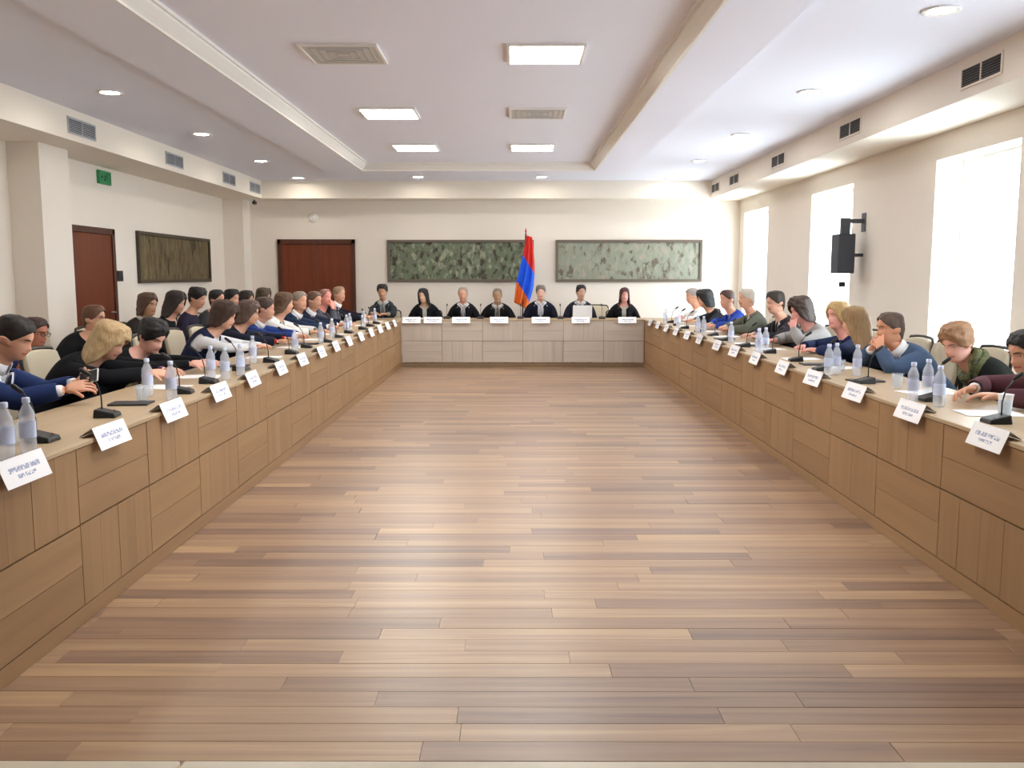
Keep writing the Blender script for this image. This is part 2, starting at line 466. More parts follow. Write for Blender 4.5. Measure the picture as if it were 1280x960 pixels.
for i, y in enumerate((4.6, 7.2, 9.78, 12.4, 14.74, 16.2)):
    vent(-4.57, y, 3.03, 1, 'pale grille in the door-side soffit, %s from the camera' % ('first, out of view', 'second, out of view', 'closest in view', 'second in view', 'third in view', 'last in the row')[i], M['vent'])
for i, y in enumerate((4.5, 7.13, 9.84, 12.47, 14.93, 16.3)):
    vent(3.56, y, 3.04, -1, 'dark grille in the window-side soffit, %s from the camera' % ('out of view', 'closest in view', 'second in view', 'third in view', 'fourth in view', 'last in the row')[i], M['slat_d'])

# ------------------------------------------------------------------ doors, pictures, wall fittings
d1 = struct(empty('door_1', (XL, 10.42, 0)), 'brown single door beside the pillar')
f = MB(); f.box(0, .05, 0, .08, 0, 2.1); f.box(0, .05, 1.52, 1.6, 0, 2.1); f.box(0, .05, 0, 1.6, 2.02, 2.1)
f.build('door_frame', M['door_frame'], d1, .005)
lf = MB().box(0, .03, .08, 1.52, .01, 2.02).build('door_leaf', M['door'], d1, .003)
MB().tube([(.03, 1.44, 1.02), (.075, 1.44, 1.02), (.075, 1.32, 1.02)], .011).build('door_handle', M['metal'], lf)
d2 = struct(empty('door_2', (-4.43, YB, 0)), 'red-brown double door in the back wall')
f = MB(); f.box(0, .07, -.05, 0, 0, 2.17); f.box(1.38, 1.45, -.05, 0, 0, 2.17); f.box(0, 1.45, -.05, 0, 2.08, 2.17)
f.build('door_frame', M['door_frame'], d2, .005)
for k in range(2):
    x0 = .07 + k * .657
    lf = MB().box(x0, x0 + .650, -.03, 0, .01, 2.08).build('door_leaf', M['door'], d2, .004)
    hx = x0 + (.58 if k == 0 else .07)
    MB().tube([(hx, -.03, 1.0), (hx, -.075, 1.0), (hx + (-.1 if k == 0 else .1), -.075, 1.0)], .011).build('door_handle', M['metal'], lf)

def framed(name, loc, rz, w, h, mat, fmat, label, cat='artwork', group=None, fw=.05):
    r = empty(name, loc, rz)        # local: x along the wall, -y into the room, z up
    f = MB(); f.box(0, w, -.05, 0, 0, fw); f.box(0, w, -.05, 0, h - fw, h); f.box(0, fw, -.05, 0, fw, h - fw); f.box(w - fw, w, -.05, 0, fw, h - fw)
    f.build('frame', fmat, r, .006)
    c = MB(); nx = 24; nz = 8                     # gently uneven textile or relief surface
    vs = []; fs = []
    for j in range(nz + 1):
        for i in range(nx + 1):
            vs.append((fw + (w - 2 * fw) * i / nx, -.022 - .010 * random.random() * (0 < i < nx and 0 < j < nz), fw + (h - 2 * fw) * j / nz))
    for j in range(nz):
        for i in range(nx):
            a = j * (nx + 1) + i; fs.append((a, a + 1, a + nx + 2, a + nx + 1))
    c.add(vs, fs, 0, True)
    c.build('picture', mat, r)
    MB().box(fw * .5, w - fw * .5, -.015, 0, fw * .5, h - fw * .5).build('backing', fmat, r)
    return tag(r, label, cat, group)
M['pframe'] = plain((104, 92, 80), .5, .08, name='taupe_frame')
M['pframe2'] = plain((70, 58, 42), .5, .08, name='dark_bronze_frame')
framed('wall_frieze', (-2.38, YB, 1.38), 0, 2.74, .78, relief_mat('green_frieze', [(68, 60, 50), (92, 98, 78), (116, 120, 102), (98, 114, 90), (128, 134, 116), (156, 156, 130)], 11, 6.5, 3.1), M['pframe'], 'long dark green framed frieze on the back wall behind the flag')
framed('wall_frieze', (.77, YB, 1.38), 0, 2.74, .78, relief_mat('pale_frieze', [(104, 94, 84), (134, 134, 118), (142, 145, 129), (140, 147, 132), (152, 152, 136), (168, 152, 138)], 10, 5.5, 8.4), M['pframe'], 'long pale sage framed frieze on the back wall near the windows')
framed('wall_tapestry', (XL, 12.78, 1.39), 90, 3.0, .73, relief_mat('bronze_tapestry', [(62, 50, 32), (96, 82, 54), (112, 98, 66), (86, 72, 48), (122, 108, 74)], 9.0, 2.2, 5.2), M['pframe2'], 'brown bronze-toned framed tapestry on the wall beside the single door')

ex = empty('exit_sign', (XL, 11.68, 2.66))
MB().box(0, .04, 0, .34, 0, .17).build('sign_box', plain((30, 140, 84), .4, .03, name='exit_green'), ex, .006)
pic = MB()
PX = .0405
pic.box(PX, PX + .001, .215, .225, .03, .14); pic.box(PX, PX + .001, .215, .30, .13, .14); pic.box(PX, PX + .001, .29, .30, .03, .14)
pic.lathe([(.012, PX), (.012, PX + .001)], 10, (0, .178, .128), axis='x')
for q in (((.17, .11), (.15, .07)), ((.15, .07), (.165, .04)), ((.15, .07), (.125, .05)), ((.168, .105), (.195, .085)), ((.168, .105), (.14, .098))):
    pic.tube([(PX, q[0][0], q[0][1]), (PX, q[1][0], q[1][1])], .006, 6)
pic.add([(PX, .03, .085), (PX, .07, .115), (PX, .07, .095), (PX, .105, .095), (PX, .105, .075), (PX, .07, .075), (PX, .07, .055)], [(0, 1, 2, 3, 4, 5, 6)])
pic.build('pictogram', plain((16, 74, 44), .5, .05, name='exit_pictogram'), ex)
tag(ex, 'small green exit sign high on the wall above the single door', 'sign')
sw = empty('wall_control', (XL, 12.11, 1.42))
MB().box(0, .02, 0, .17, 0, .14).build('plate', M['black'], sw, .005)
MB().box(.02, .023, .03, .14, .05, .11).build('screen', plain((60, 62, 66), .2, .05, name='control_screen'), sw)
tag(sw, 'small black control panel on the wall beside the single door', 'switch')
cm = empty('security_camera', (-4.7, 16.60, 2.79))
MB().lathe([(.035, 0), (.035, -.02)], 16, (0, 0, .09)).build('mount', M['white'], cm)
MB().tube([(0, 0, .075), (0, 0, .03)], .012).build('stem', M['dark'], cm)
MB().lathe([(.028, -.05), (.034, -.04), (.034, .05), (.02, .055)], 16, (0, 0, .015), axis='y').build('housing', M['dark'], cm)
tag(cm, 'small dark security camera under the soffit in the back corner', 'camera')
ck = empty('smoke_detector', (-3.75, YB, 2.57))
MB().lathe([(.09, -.001), (.09, -.02), (.07, -.035), (.02, -.04)], 24, axis='y').build('casing', M['white'], ck)
MB().lathe([(.03, -.039), (.026, -.05)], 16, axis='y').build('sensor', M['white'], ck)
tag(ck, 'small round white disc high on the back wall above the double door', 'detector')
sp = empty('wall_speaker', (XR, 11.02, 1.52))
MB().box(-.34, -.14, -.13, .13, 0, .47).build('cabinet', plain((52, 56, 66), .5, .05, name='speaker_grey'), sp, .012)
MB().box(-.335, -.145, -.136, -.13, .02, .45).build('grille', plain((66, 70, 80), .7, .15, 300, .2, name='speaker_mesh'), sp, .004)
BG = plain((78, 82, 90), .5, .05, name='bracket_grey')
MB().box(-.28, -.17, -.03, .03, .47, .66).build('bracket_post', BG, sp, .004)
MB().box(-.17, -.012, -.025, .025, .60, .65).build('bracket_arm', BG, sp, .004)
MB().box(-.012, 0, -.06, .06, .5, .72).build('wall_plate', BG, sp, .004)
MB().box(-.14, 0, -.02, .02, .2, .24).build('lower_arm', BG, sp, .004)
MB().box(-.27, -.2, -.02, .02, -.16, -.10).build('cable_plug', M['black'], sp, .004)
MB().tube([(-.235, 0, .0), (-.235, 0, -.10)], .005, 8).build('cable', M['black'], sp)
tag(sp, 'dark grey loudspeaker hung on a bracket between two windows', 'speaker')

# flag behind the head desk
fg = empty('flag', (.13, 16.5, 0))
MB().lathe([(.17, 0), (.17, .02), (.05, .05), (.03, .09)], 24).build('base', M['metal'], fg)
MB().tube([(0, 0, .05), (.03, 0, 1.2), (.075, 0, 2.25)], .014, 10).build('pole', M['door_frame'], fg)
MB().lathe([(.004, 2.25), (.018, 2.28), (.012, 2.31), (.002, 2.35)], 12, (.075, 0, 0)).build('finial', plain((196, 62, 44), .4, .05, name='finial_red'), fg)
def flag_cloth():
    mb = MB(); nu, nv = 28, 36; vs = []; fs = []
    for j in range(nv + 1):
        v = j / nv                           # 0 top .. 1 bottom
        zt = 2.2 - v * 1.25
        wid = .10 + .22 * math.sin(min(1, v * 1.15) * math.pi / 2) - .08 * max(0, v - .7) / .3
        cx = .075 + .065 * (1 - v) - .10 * v + .04 * math.sin(v * 3)
        for i in range(nu + 1):
            u = i / nu
            vs.append((cx + (u - .5) * wid, -.03 - .05 * math.sin(u * math.pi * 5 + v * 1.5) * (.35 + .65 * v) - .02 * math.sin(u * 3), zt - .10 * (u - .5) * (.3 + v)))
    for j in range(nv):
        for i in range(nu):
            a = j * (nu + 1) + i
            t = j / nv + .22 * (i / nu - .5) * -1
            fs.append(((a, a + 1, a + nu + 2, a + nu + 1), 0 if t < .38 else (1 if t < .78 else 2)))
    for q, m_ in fs: mb.f.append(list(q)); mb.m.append(m_); mb.sm.append(True)
    mb.v = vs
    return mb
fc = flag_cloth().build('flag_cloth', [plain((214, 44, 36), .7, .04, name='flag_red'), plain((24, 96, 232), .7, .04, name='flag_blue'), plain((236, 120, 44), .7, .04, name='flag_orange')], fg)
so = fc.modifiers.new('solid', 'SOLIDIFY'); so.thickness = .003
tag(fg, 'red blue and orange flag hanging on a pole behind the head desk', 'flag')

# ------------------------------------------------------------------ desks
ZT = .785
def desk(loc, rz, marks, label, parity, depth=.62, ext=(0, 0), plinth='step', vh=None, vv=None):
    """local x runs along the desk, y=0 is its front face, +y towards the sitters."""
    r = empty('conference_desk', loc, rz)
    x0, x1 = marks[0] - ext[0], marks[-1] + ext[1]
    a0, a1 = marks[0], marks[-1]
    MB().box(a0, a1, .020, .05, .08, ZT - .022).build('carcass', M['oak_gap'], r)
    MB().box(x0, x1, -.006, depth, ZT - .022, ZT).build('desk_top', M['oak_top'], r, .004)
    for e in (x0 + .02, (x0 + x1) / 2, x1 - .28):
        MB().box(e, e + .03, .05, depth - .06, 0, ZT - .022).build('end_panel', M['oak_v'], r)
    MB().box(a0, a1, .006, .04, 0, .075).build('plinth', M['oak_h'] if plinth == 'step' else plain((120, 98, 72), .6, name='plinth_wood'), r, .003)
    zs = (.083, .432, .438, ZT - .024)
    cache = {}
    for i in range(len(marks) - 1):
        m0, m1 = marks[i] + .0025, marks[i + 1] - .0025
        for row in range(2):
            za, zb = (zs[0], zs[1]) if row == 0 else (zs[2], zs[3])
            vertical = (i + row + parity) % 2 == 0
            w, h = m1 - m0, zb - za
            key = (vertical, row, round(w, 3))
            if key not in cache:
                n = 4 if vertical else 2
                back = MB().box(0, w, .012, .020, 0, h).mesh('panel', M['oak_gap'])
                pl = MB()
                g = .0012
                if vertical: pl.box(g, w / n - g, 0, .013, 0, h)
                else: pl.box(0, w, 0, .013, g, h / n - g)
                cache[key] = (n, back, pl.mesh('plank', (vv or M['oak_v']) if vertical else (vh or M['oak_h'])))
            n, back, pm = cache[key]
            p = link('panel', back, r, 0, (m0, 0, za))
            for k in range(n):
                d = random.uniform(0, .0012)
                link('plank', pm, p, 0, (w * k / n, d, 0) if vertical else (0, d, h * k / n))
    return tag(r, label, 'desk')
marksL = [.817 + .7335 * k for k in range(20)]         # far end at 14.75
desk((DESK_L, 0, 0), 90, marksL, 'long oak panelled desk on the door side, its front lit by the windows', 0, ext=(0, .65))
marksR = [-(DESK_FRONT) + .796 * k for k in range(18)]
desk((DESK_R, 0, 0), -90, marksR, 'long oak panelled desk on the window side, its front in shade', 1, ext=(.62, 0))
marksH = [DESK_L + .008 + .6606 * k for k in range(7)]
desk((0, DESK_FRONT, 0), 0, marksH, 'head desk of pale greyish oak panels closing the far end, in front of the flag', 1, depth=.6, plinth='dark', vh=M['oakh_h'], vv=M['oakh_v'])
nd = empty('conference_desk', (0, 1.25, 0), 180)
for (a, b_) in ((-2.1, .485), (.489, 1.82)):
    MB().box(a, b_, 0, .62, ZT - .03, ZT).build('desk_top', M['pale_top'], nd, .004)
MB().box(-2.1, 1.82, .02, .05, 0, ZT - .03).build('modesty_panel', M['oak_h'], nd)
for e in (-2.08, -.1, 1.78): MB().box(e, e + .03, .05, .56, 0, ZT - .03).build('end_panel', M['oak_v'], nd)
tag(nd, 'pale oak desk edge directly before the camera, with one joint', 'desk')

# ------------------------------------------------------------------ people
TA = [0, 15, 42, 68, 92, 118, 150, 180]
HA = [0, 13, 28, 50, 82, 112, 145, 180]
TA = [R(a) for a in TA + [-a for a in TA[6:0:-1]]]
HA = [R(a) for a in HA + [-a for a in HA[6:0:-1]]]
NC = 14
def sgnpow(v, e): return math.copysign(abs(v) ** e, v)
#   s along spine, half width, front depth, back depth
TORSO = [(-.10, .165, .11, .13), (0, .185, .125, .135), (.10, .168, .115, .115), (.20, .158, .108, .105), (.28, .166, .112, .112),
         (.335, .178, .118, .118), (.385, .194, .112, .118), (.435, .204, .094, .108), (.484, .186, .070, .088), (.512, .098, .058, .072), (.535, .066, .058, .064)]
RSH = 5
HEAD = [(.000, .048, .066, .070, {}), (.012, .054, .091, .076, {0: .004}), (.033, .062, .090, .083, {0: -.003}), (.045, .065, .093, .087, {0: .006, 1: .003}),
        (.057, .067, .093, .091, {0: .007, 1: .004}), (.070, .069, .093, .095, {0: .017, 1: .004}), (.082, .071, .093, .098, {0: .031, 1: .005}),
        (.098, .073, .092, .101, {0: .017, 1: -.003, 2: -.004}), (.114, .075, .091, .103, {0: .008, 1: -.005, 2: -.012, 3: -.005}),
        (.131, .076, .097, .104, {0: .003, 2: .004}), (.158, .076, .094, .105, {}), (.188, .069, .079, .094, {}), (.210, .048, .052, .066, {})]

def head_prof(z):
    if z <= 0: return HEAD[0][1:4]
    for i in range(len(HEAD) - 1):
        a, b = HEAD[i], HEAD[i + 1]
        if a[0] <= z <= b[0]:
            t = (z - a[0]) / (b[0] - a[0]); return tuple(a[k] + (b[k] - a[k]) * t for k in (1, 2, 3))
    t = min(1, (z - .210) / .014); q = math.sqrt(max(0, 1 - t * t))
    return (.048 * q, .052 * q, .066 * q)

class Body:
    def __init__(s, lean, hunch, roll, twist, yaw, pitch, build, female):
        s.v = []; s.f = []; s.t = []
        s.lean, s.hunch, s.roll, s.twist = R(lean), R(hunch), R(roll), R(twist)
        s.yaw, s.pitch, s.b, s.fem = R(yaw), R(pitch), build, female
        # spine
        n = 70; ds = .64 / n; p = Vector((0, 0, .46)); s.sp = []
        q = -.10
        for i in range(n + 1):
            k = max(0, min(1, q / .50)); th = s.lean + s.hunch * k * k
            d = Vector((0, math.sin(th), math.cos(th)))
            s.sp.append((q, p.copy(), d)); p = p + d * ds; q += ds
    def spine(s, q):
        i = min(range(len(s.sp)), key=lambda i: abs(s.sp[i][0] - q))
        _, p, d = s.sp[i]
        rot = Matrix.Rotation(s.roll * max(0, q) / .5, 3, 'Y')
        base = Vector((0, 0, .5))
        p = base + rot @ (p - base); d = rot @ d
        tw = Matrix.Rotation(s.twist * max(0, min(1, q / .45)), 3, d)
        u = tw @ (rot @ Vector((1, 0, 0))); w = d.cross(u)
        return p, u, w, d
    def V(s, p): s.v.append(Vector(p)); return len(s.v) - 1
    def F(s, ids, t): s.f.append(tuple(ids)); s.t.append(t)

    def make(s, armL, armR):
        B = s.b
        rings = []
        for i, (q, hx, hf, hb) in enumerate(TORSO):
            p, u, w, d = s.spine(q)
            if i < 2:                    # the seat of the trousers stays level however far the back leans
                w = (w * (i * .5) + Vector((0, 1, 0)) * (1 - i * .5)).normalized(); d = u.cross(w)
            kx = B if i < 9 else 1
            if s.fem and 5 <= i <= 8: kx *= .93
            if s.fem and i in (2, 3): kx *= .92
            bust = .018 if s.fem and i in (5, 6) else 0
            belly = .03 * max(0, B - 1) / .1 if i in (2, 3, 4) else 0
            ids = []
            for j, a in enumerate(TA):
                sx, cx = sgnpow(math.sin(a), .86), sgnpow(math.cos(a), .86)
                fw = (hf * B + belly + (bust if j in (1, 2, 13, 12) else 0)) if cx > 0 else hb * B
                drop = -.014 * abs(math.sin(a)) if i == 8 else 0
                ids.append(s.V(p + u * (hx * kx * sx) + w * (fw * cx) + d * drop))
            rings.append(ids)
        s.rings = rings
        for i in range(len(rings) - 1):
            for j in range(NC):
                if RSH <= i < RSH + 3 and j in (3, 4, 9, 10): continue
                k = (j + 1) % NC
                s.F((rings[i][j], rings[i][k], rings[i + 1][k], rings[i + 1][j]), 'torso' if i < 9 else 'neckbase')
        # legs
        cr = s.V(s.spine(-.10)[0] + Vector((0, .02, .01)))
        for side in (1, -1):
            loop = [rings[0][j if side > 0 else (NC - j) % NC] for j in range(8)] + [cr]
            ang = [R(a) for a in (-18, 22, 55, 85, 110, 140, 168, 200, 270)]
            prev = loop
            chain = [((.095, .16, .53), (0, 1, .1), (0, 0, 1), .088, 'leg'), ((.115, .32, .53), (0, 1, 0), (0, 0, 1), .076, 'leg'), ((.125, .42, .52), (0, .9, -.4), (0, .4, .9), .066, 'leg'),
                     ((.128, .465, .455), (0, .3, -1), (0, 1, .3), .062, 'leg'), ((.13, .455, .30), (0, 0, -1), (0, 1, 0), .056, 'leg'), ((.13, .44, .115), (0, 0, -1), (0, 1, 0), .047, 'leg'),
                     ((.13, .44, .085), (0, 0, -1), (0, 1, 0), .043, 'shoe'), ((.13, .455, .045), (0, .5, -1), (0, 1, .5), .05, 'shoe'), ((.133, .53, .035), (0, 1, -.2), (0, .2, 1), .042, 'shoe'), ((.137, .62, .025), (0, 1, 0), (0, 0, 1), .028, 'shoe')]
            for c, t, n_, r, tg in chain:
                c = Vector((c[0] * side, c[1], c[2])); n_ = Vector(n_).normalized(); o = Vector((side, 0, 0))
                cur = [s.V(c + n_ * (r * math.cos(a)) + o * (r * math.sin(a))) for a in ang]
                for k in range(9):
                    k2 = (k + 1) % 9
                    s.F((prev[k], prev[k2], cur[k2], cur[k]), tg)
                prev = cur
            s.F(prev, 'shoe')
        # arms
        s.arm_rings = {}
        for side, tgt in ((1, armR), (-1, armL)):
            cj = (lambda j: j) if side > 0 else (lambda j: NC - j)
            r = RSH
            loop = [rings[a][cj(b)] for a, b in ((r, 3), (r, 4), (r, 5), (r + 1, 5), (r + 2, 5), (r + 3, 5), (r + 3, 4), (r + 3, 3), (r + 2, 3), (r + 1, 3))]
            p, u, w, d = s.spine(.43)
            S = p + u * side * (.165 * B * (.93 if s.fem else 1)) - d * .01
            wr = Vector(tgt['w']); pole = Vector(tgt.get('pole', (side * .55, -.25, -1)))
            A_, B_ = .285, .255
            dv = wr - S; L = dv.length
            if L > .515: wr = S + dv * (.515 / L); dv = wr - S; L = .515
            if L < .12: L = .12
            dn = dv.normalized()
            ca = max(-1, min(1, (A_ * A_ + L * L - B_ * B_) / (2 * A_ * L)))
            def elbow(pole):
                pp = (pole - dn * pole.dot(dn)).normalized()
                return S + dn * (A_ * ca) + pp * (A_ * math.sqrt(max(0, 1 - ca * ca)))
            E_ = elbow(pole)
            if 'clear' in tgt:           # swing the elbow out only as far as the forearm needs to pass over the desk edge
                D_, z_ = tgt['clear']
                for k in range(13):
                    q = k / 12
                    E_ = elbow(Vector((side * (.30 + .9 * q), tgt.get('fwd', -.3), -1.0 + .95 * q)))
                    e_end = S + (wr - S).normalized() * L
                    pts = [S.lerp(E_, .5 + .5 * i / 8) for i in range(9)] + [E_.lerp(e_end, i / 10) for i in range(9)]
                    if all(p_.z >= z_ for p_ in pts if p_.y > D_ - .05): break
            t1 = (E_ - S).normalized(); t2 = (wr - E_).normalized()
            back = -w if abs(t1.dot(w)) < .9 else d
            b1 = (back - t1 * t1.dot(back)).normalized()
            def trans(b, ta, tb):
                ax = ta.cross(tb)
                if ax.length < 1e-5: return b
                return (Matrix.Rotation(ta.angle(tb), 3, ax) @ b)
            tm = (t1 + t2).normalized()
            bm_ = trans(b1, t1, tm); b2 = trans(b1, t1, t2)
            def frame(t, b): bot = t.cross(b) * side; return bot, b
            k_ = .92 if s.fem else 1.0
            seq = [(S + t1 * .045, t1, b1, .064), (S + t1 * .13, t1, b1, .056), (S + t1 * .235, t1, b1, .049), (E_, tm, bm_, .048), (E_ + t2 * .045, t2, b2, .047), (E_ + t2 * .13, t2, b2, .042), (E_ + t2 * .215, t2, b2, .034), (E_ + t2 * .238, t2, b2, .031)]
            prev = loop; al = []
            for c, t, b, rad in seq:
                bo, ba = frame(t, b)
                cur = [s.V(c + (bo * math.cos(R(a)) + ba * math.sin(R(a))) * rad * k_ * B) for a in (-36, 0, 36, 72, 108, 144, 180, 216, 252, 288)]
                for k in range(10):
                    k2 = (k + 1) % 10
                    s.F((prev[k], prev[k2], cur[k2], cur[k]), 'arm')
                prev = cur; al.append(cur)
            s.arm_rings[side] = al
            # hand
            bo, ba = frame(t2, b2)
            h = Vector(tgt.get('h', t2)).normalized() if 'h' in tgt else t2
            h = (h * .8 + t2 * .2).normalized()
            dd = -ba; dd = (dd - h * dd.dot(h)).normalized()
            if 'd' in tgt:
                q = Vector(tgt['d']); dd = (q - h * q.dot(h)).normalized()
            l = bo - h * bo.dot(h) - dd * bo.dot(dd)
            l = h.cross(dd) * (1 if h.cross(dd).dot(l) > 0 else -1) if l.length > 1e-4 else h.cross(dd) * side
            hs = .92 if s.fem else 1.0
            def palm(c, w_, th):
                dor = [c + l * (w_ * (-1 + k / 2)) + dd * th * (1 if 0 < k < 4 else .75) for k in range(5)]
                pal = [c + l * (w_ * (-1 + k / 2)) - dd * th * (1 if 0 < k < 4 else .75) for k in range(5)]
                order = [None] * 10
                order[6], order[7], order[8], order[9], order[0] = [s.V(x) for x in dor]
                order[5], order[4], order[3], order[2], order[1] = [s.V(x) for x in pal]
                return order
            wc = E_ + t2 * .252
            pr = [palm(wc, .026 * hs, .020), palm(wc + h * .028 * hs, .034 * hs, .018), palm(wc + h * .056 * hs, .041 * hs, .016), palm(wc + h * .092 * hs, .042 * hs, .013)]
            for n_, cur in enumerate(pr):
                for k in range(10):
                    if n_ == 2 and k == 0: continue
                    k2 = (k + 1) % 10
                    s.F((prev[k], prev[k2], cur[k2], cur[k]), 'hand')
                prev = cur
            curl = R(tgt.get('curl', 28))
            def digit(quad, c, dirv, dn_, lat, lens, rad, cu, sp):
                """quad: 4 base ids (outer-dorsal, inner-dorsal, inner-palm, outer-palm)."""
                pv = quad; a = sp
                for n2, ln in enumerate(lens):
                    hv = dirv * math.cos(a) - dn_ * math.sin(a); dv2 = dn_ * math.cos(a) + dirv * math.sin(a)
                    c0 = c; c = c + hv * ln
                    r0 = rad * (1 - .10 * n2)
                    for cc, rr in ((c0 + hv * ln * .22, r0), (c - hv * ln * .12, r0 * .95)):
                        cu4 = [s.V(cc - lat * rr + dv2 * rr), s.V(cc + lat * rr + dv2 * rr), s.V(cc + lat * rr - dv2 * rr), s.V(cc - lat * rr - dv2 * rr)]
                        for k in range(4): s.F((pv[k], pv[(k + 1) % 4], cu4[(k + 1) % 4], cu4[k]), 'hand')
                        pv = cu4
                    a += cu
                s.F(pv, 'hand')
            P2 = pr[3]
            for k, (ids, lens) in enumerate((((P2[6], P2[7], P2[4], P2[5]), (.026, .019, .017)), ((P2[7], P2[8], P2[3], P2[4]), (.034, .025, .019)), ((P2[8], P2[9], P2[2], P2[3]), (.037, .028, .020)), ((P2[9], P2[0], P2[1], P2[2]), (.033, .024, .019)))):
                c = sum((s.v[q] for q in ids), Vector()) / 4
                sp_ = (k - 1.5) * .07
                dv_ = (h + l * sp_).normalized()
                digit(ids, c, dv_, dd, (l - h * sp_).normalized(), [x * hs for x in lens], .0088 * hs, curl, curl * .6)
            a0, a1 = pr[1], pr[2]
            ids = (a0[0], a1[0], a1[1], a0[1])
            c = sum((s.v[q] for q in ids), Vector()) / 4
            td = (l * .62 + h * .72 - dd * .25).normalized(); tl = (h * .62 - l * .72).normalized(); tdn = td.cross(tl)
            if tdn.dot(dd) < 0: tdn = -tdn
            digit(ids, c, td, tdn, tl, [.03 * hs, .026 * hs], .0105 * hs, R(16), 0)
            s.hand_c = getattr(s, 'hand_c', {}); s.hand_c[side] = (wc + h * .10 - dd * .02, h, dd, l)
        # neck and head
        p, u, w, d = s.spine(.535)
        hy, hp = s.yaw, s.pitch
        f = Vector((-math.sin(hy) * math.cos(hp), math.cos(hy) * math.cos(hp), -math.sin(hp)))
        rt = Vector((math.cos(hy), math.sin(hy), 0)); n_ = rt.cross(f)
        rollm = Matrix.Rotation(s.roll * .5, 3, f); rt = rollm @ rt; n_ = rollm @ n_
        nd_ = (d * .6 + n_ * .4 + f * .12).normalized()
        nt = p + nd_ * .055
        hc = p + nd_ * .066 + f * .014
        s.hf, s.hu, s.hn, s.hc = f, rt, n_, hc
        cur = [s.V(nt + (u * .4 + rt * .6).normalized() * (.056 * (.9 if s.fem else 1) * math.sin(a)) + (w * .4 + f * .6).normalized() * ((.052 if math.cos(a) > 0 else .06) * math.cos(a))) for a in HA]
        prev = rings[-1]
        for k in range(NC): s.F((prev[k], prev[(k + 1) % NC], cur[(k + 1) % NC], cur[k]), 'neck')
        prev = cur
        hr = []
        for z, hx, hf_, hb_, tw in HEAD:
            ids = []
            for j, a in enumerate(HA):
                jj = min(j, NC - j)
                ff = hf_ if math.cos(a) > 0 else hb_
                ids.append(s.V(hc + rt * (hx * math.sin(a)) + f * (ff * math.cos(a) + tw.get(jj, 0)) + n_ * z))
            hr.append(ids)
        for i, cur in enumerate(hr):
            for k in range(NC):
                if i in (6, 7, 8) and k in (4, 9): 
                    continue
                t = 'lip' if i == 4 and k in (0, 1, 12, 13) else 'head'
                s.F((prev[k], prev[(k + 1) % NC], cur[(k + 1) % NC], cur[k]), t)
            prev = cur
        top = s.V(hc + n_ * .222 - f * .006)
        for k in range(NC): s.F((prev[k], prev[(k + 1) % NC], top), 'head')
        es = getattr(s, 'ear', 1.0)
        for side, ja, jb in ((1, 4, 5), (-1, 10, 9)):       # ears
            base = [hr[5][ja], hr[6][ja], hr[7][ja], hr[8][ja], hr[8][jb], hr[7][jb], hr[6][jb], hr[5][jb]]
            out = []
            for q, (ox, oy, oz) in zip(base, ((.006, 0, .002), (.012, 0, 0), (.014, -.002, 0), (.012, -.004, .004), (.020, -.005, .004), (.022, -.007, 0), (.018, -.005, 0), (.009, -.002, 0))):
                out.append(s.V(s.v[q] + rt * side * ox * es + f * oy * es + n_ * oz * es))
            m = 8
            for k in range(m): s.F((base[k], base[(k + 1) % m], out[(k + 1) % m], out[k]), 'head')
            s.F((out[0], out[1], out[6], out[7]), 'head'); s.F((out[1], out[2], out[5], out[6]), 'head'); s.F((out[2], out[3], out[4], out[5]), 'head')
        s.hr = hr

def cage_object(name, vs, fs, mi, mats, parent, lvl, solid=0):
    me = bpy.data.meshes.new(name); me.from_pydata([tuple(v) for v in vs], [], fs)
    for m in mats: me.materials.append(m)
    me.polygons.foreach_set('material_index', mi); me.polygons.foreach_set('use_smooth', [True] * len(fs))
    bm = bmesh.new(); bm.from_mesh(me); bmesh.ops.recalc_face_normals(bm, faces=bm.faces)
    bm.to_mesh(me); bm.free()
    o = link(name, me, parent)
    if solid:
        md = o.modifiers.new('solid', 'SOLIDIFY'); md.thickness = solid; md.offset = -1
    md = o.modifiers.new('subsurf', 'SUBSURF'); md.levels = lvl; md.render_levels = lvl
    return o

def sub_cage(vs, fs, keep):
    ids = {}; nv = []; nf = []
    for f, k in zip(fs, keep):
        if not k: continue
        g = []
        for i in f:
            if i not in ids: ids[i] = len(nv); nv.append(vs[i])
            g.append(ids[i])
        nf.append(g)
    return nv, nf

HAIR = {   # hairline height per column front..back, thickness top, thickness low, flare
    'short':    ([.178, .176, .168, .142, .092, .066, .010, .002], .016, .012, 0),
    'crop':     ([.184, .182, .174, .150, .100, .072, .014, .006], .013, .013, 0),
    'quiff':    ([.174, .174, .168, .144, .096, .068, .010, .002], .026, .012, 0),
    'receding': ([.204, .200, .188, .152, .096, .070, .012, .004], .010, .013, 0),
    'bob':      ([.172, .170, .160, .120, .010, -.010, -.02, -.02], .022, .020, .012),
    'fullbob':  ([.165, .165, .150, .090, .000, -.02, -.03, -.03], .036, .032, .022),
    'wavy':     ([.168, .164, .148, .100, -.05, -.09, -.11, -.11], .032, .030, .024),
    'long':     ([.176, .174, .164, .128, -.10, -.17, -.20, -.20], .018, .020, .020),
    'pixie':    ([.170, .166, .156, .120, .080, .070, .020, .010], .028, .012, .002),
    'up':       ([.178, .176, .168, .142, .100, .074, .02, .01], .020, .006, 0),
}
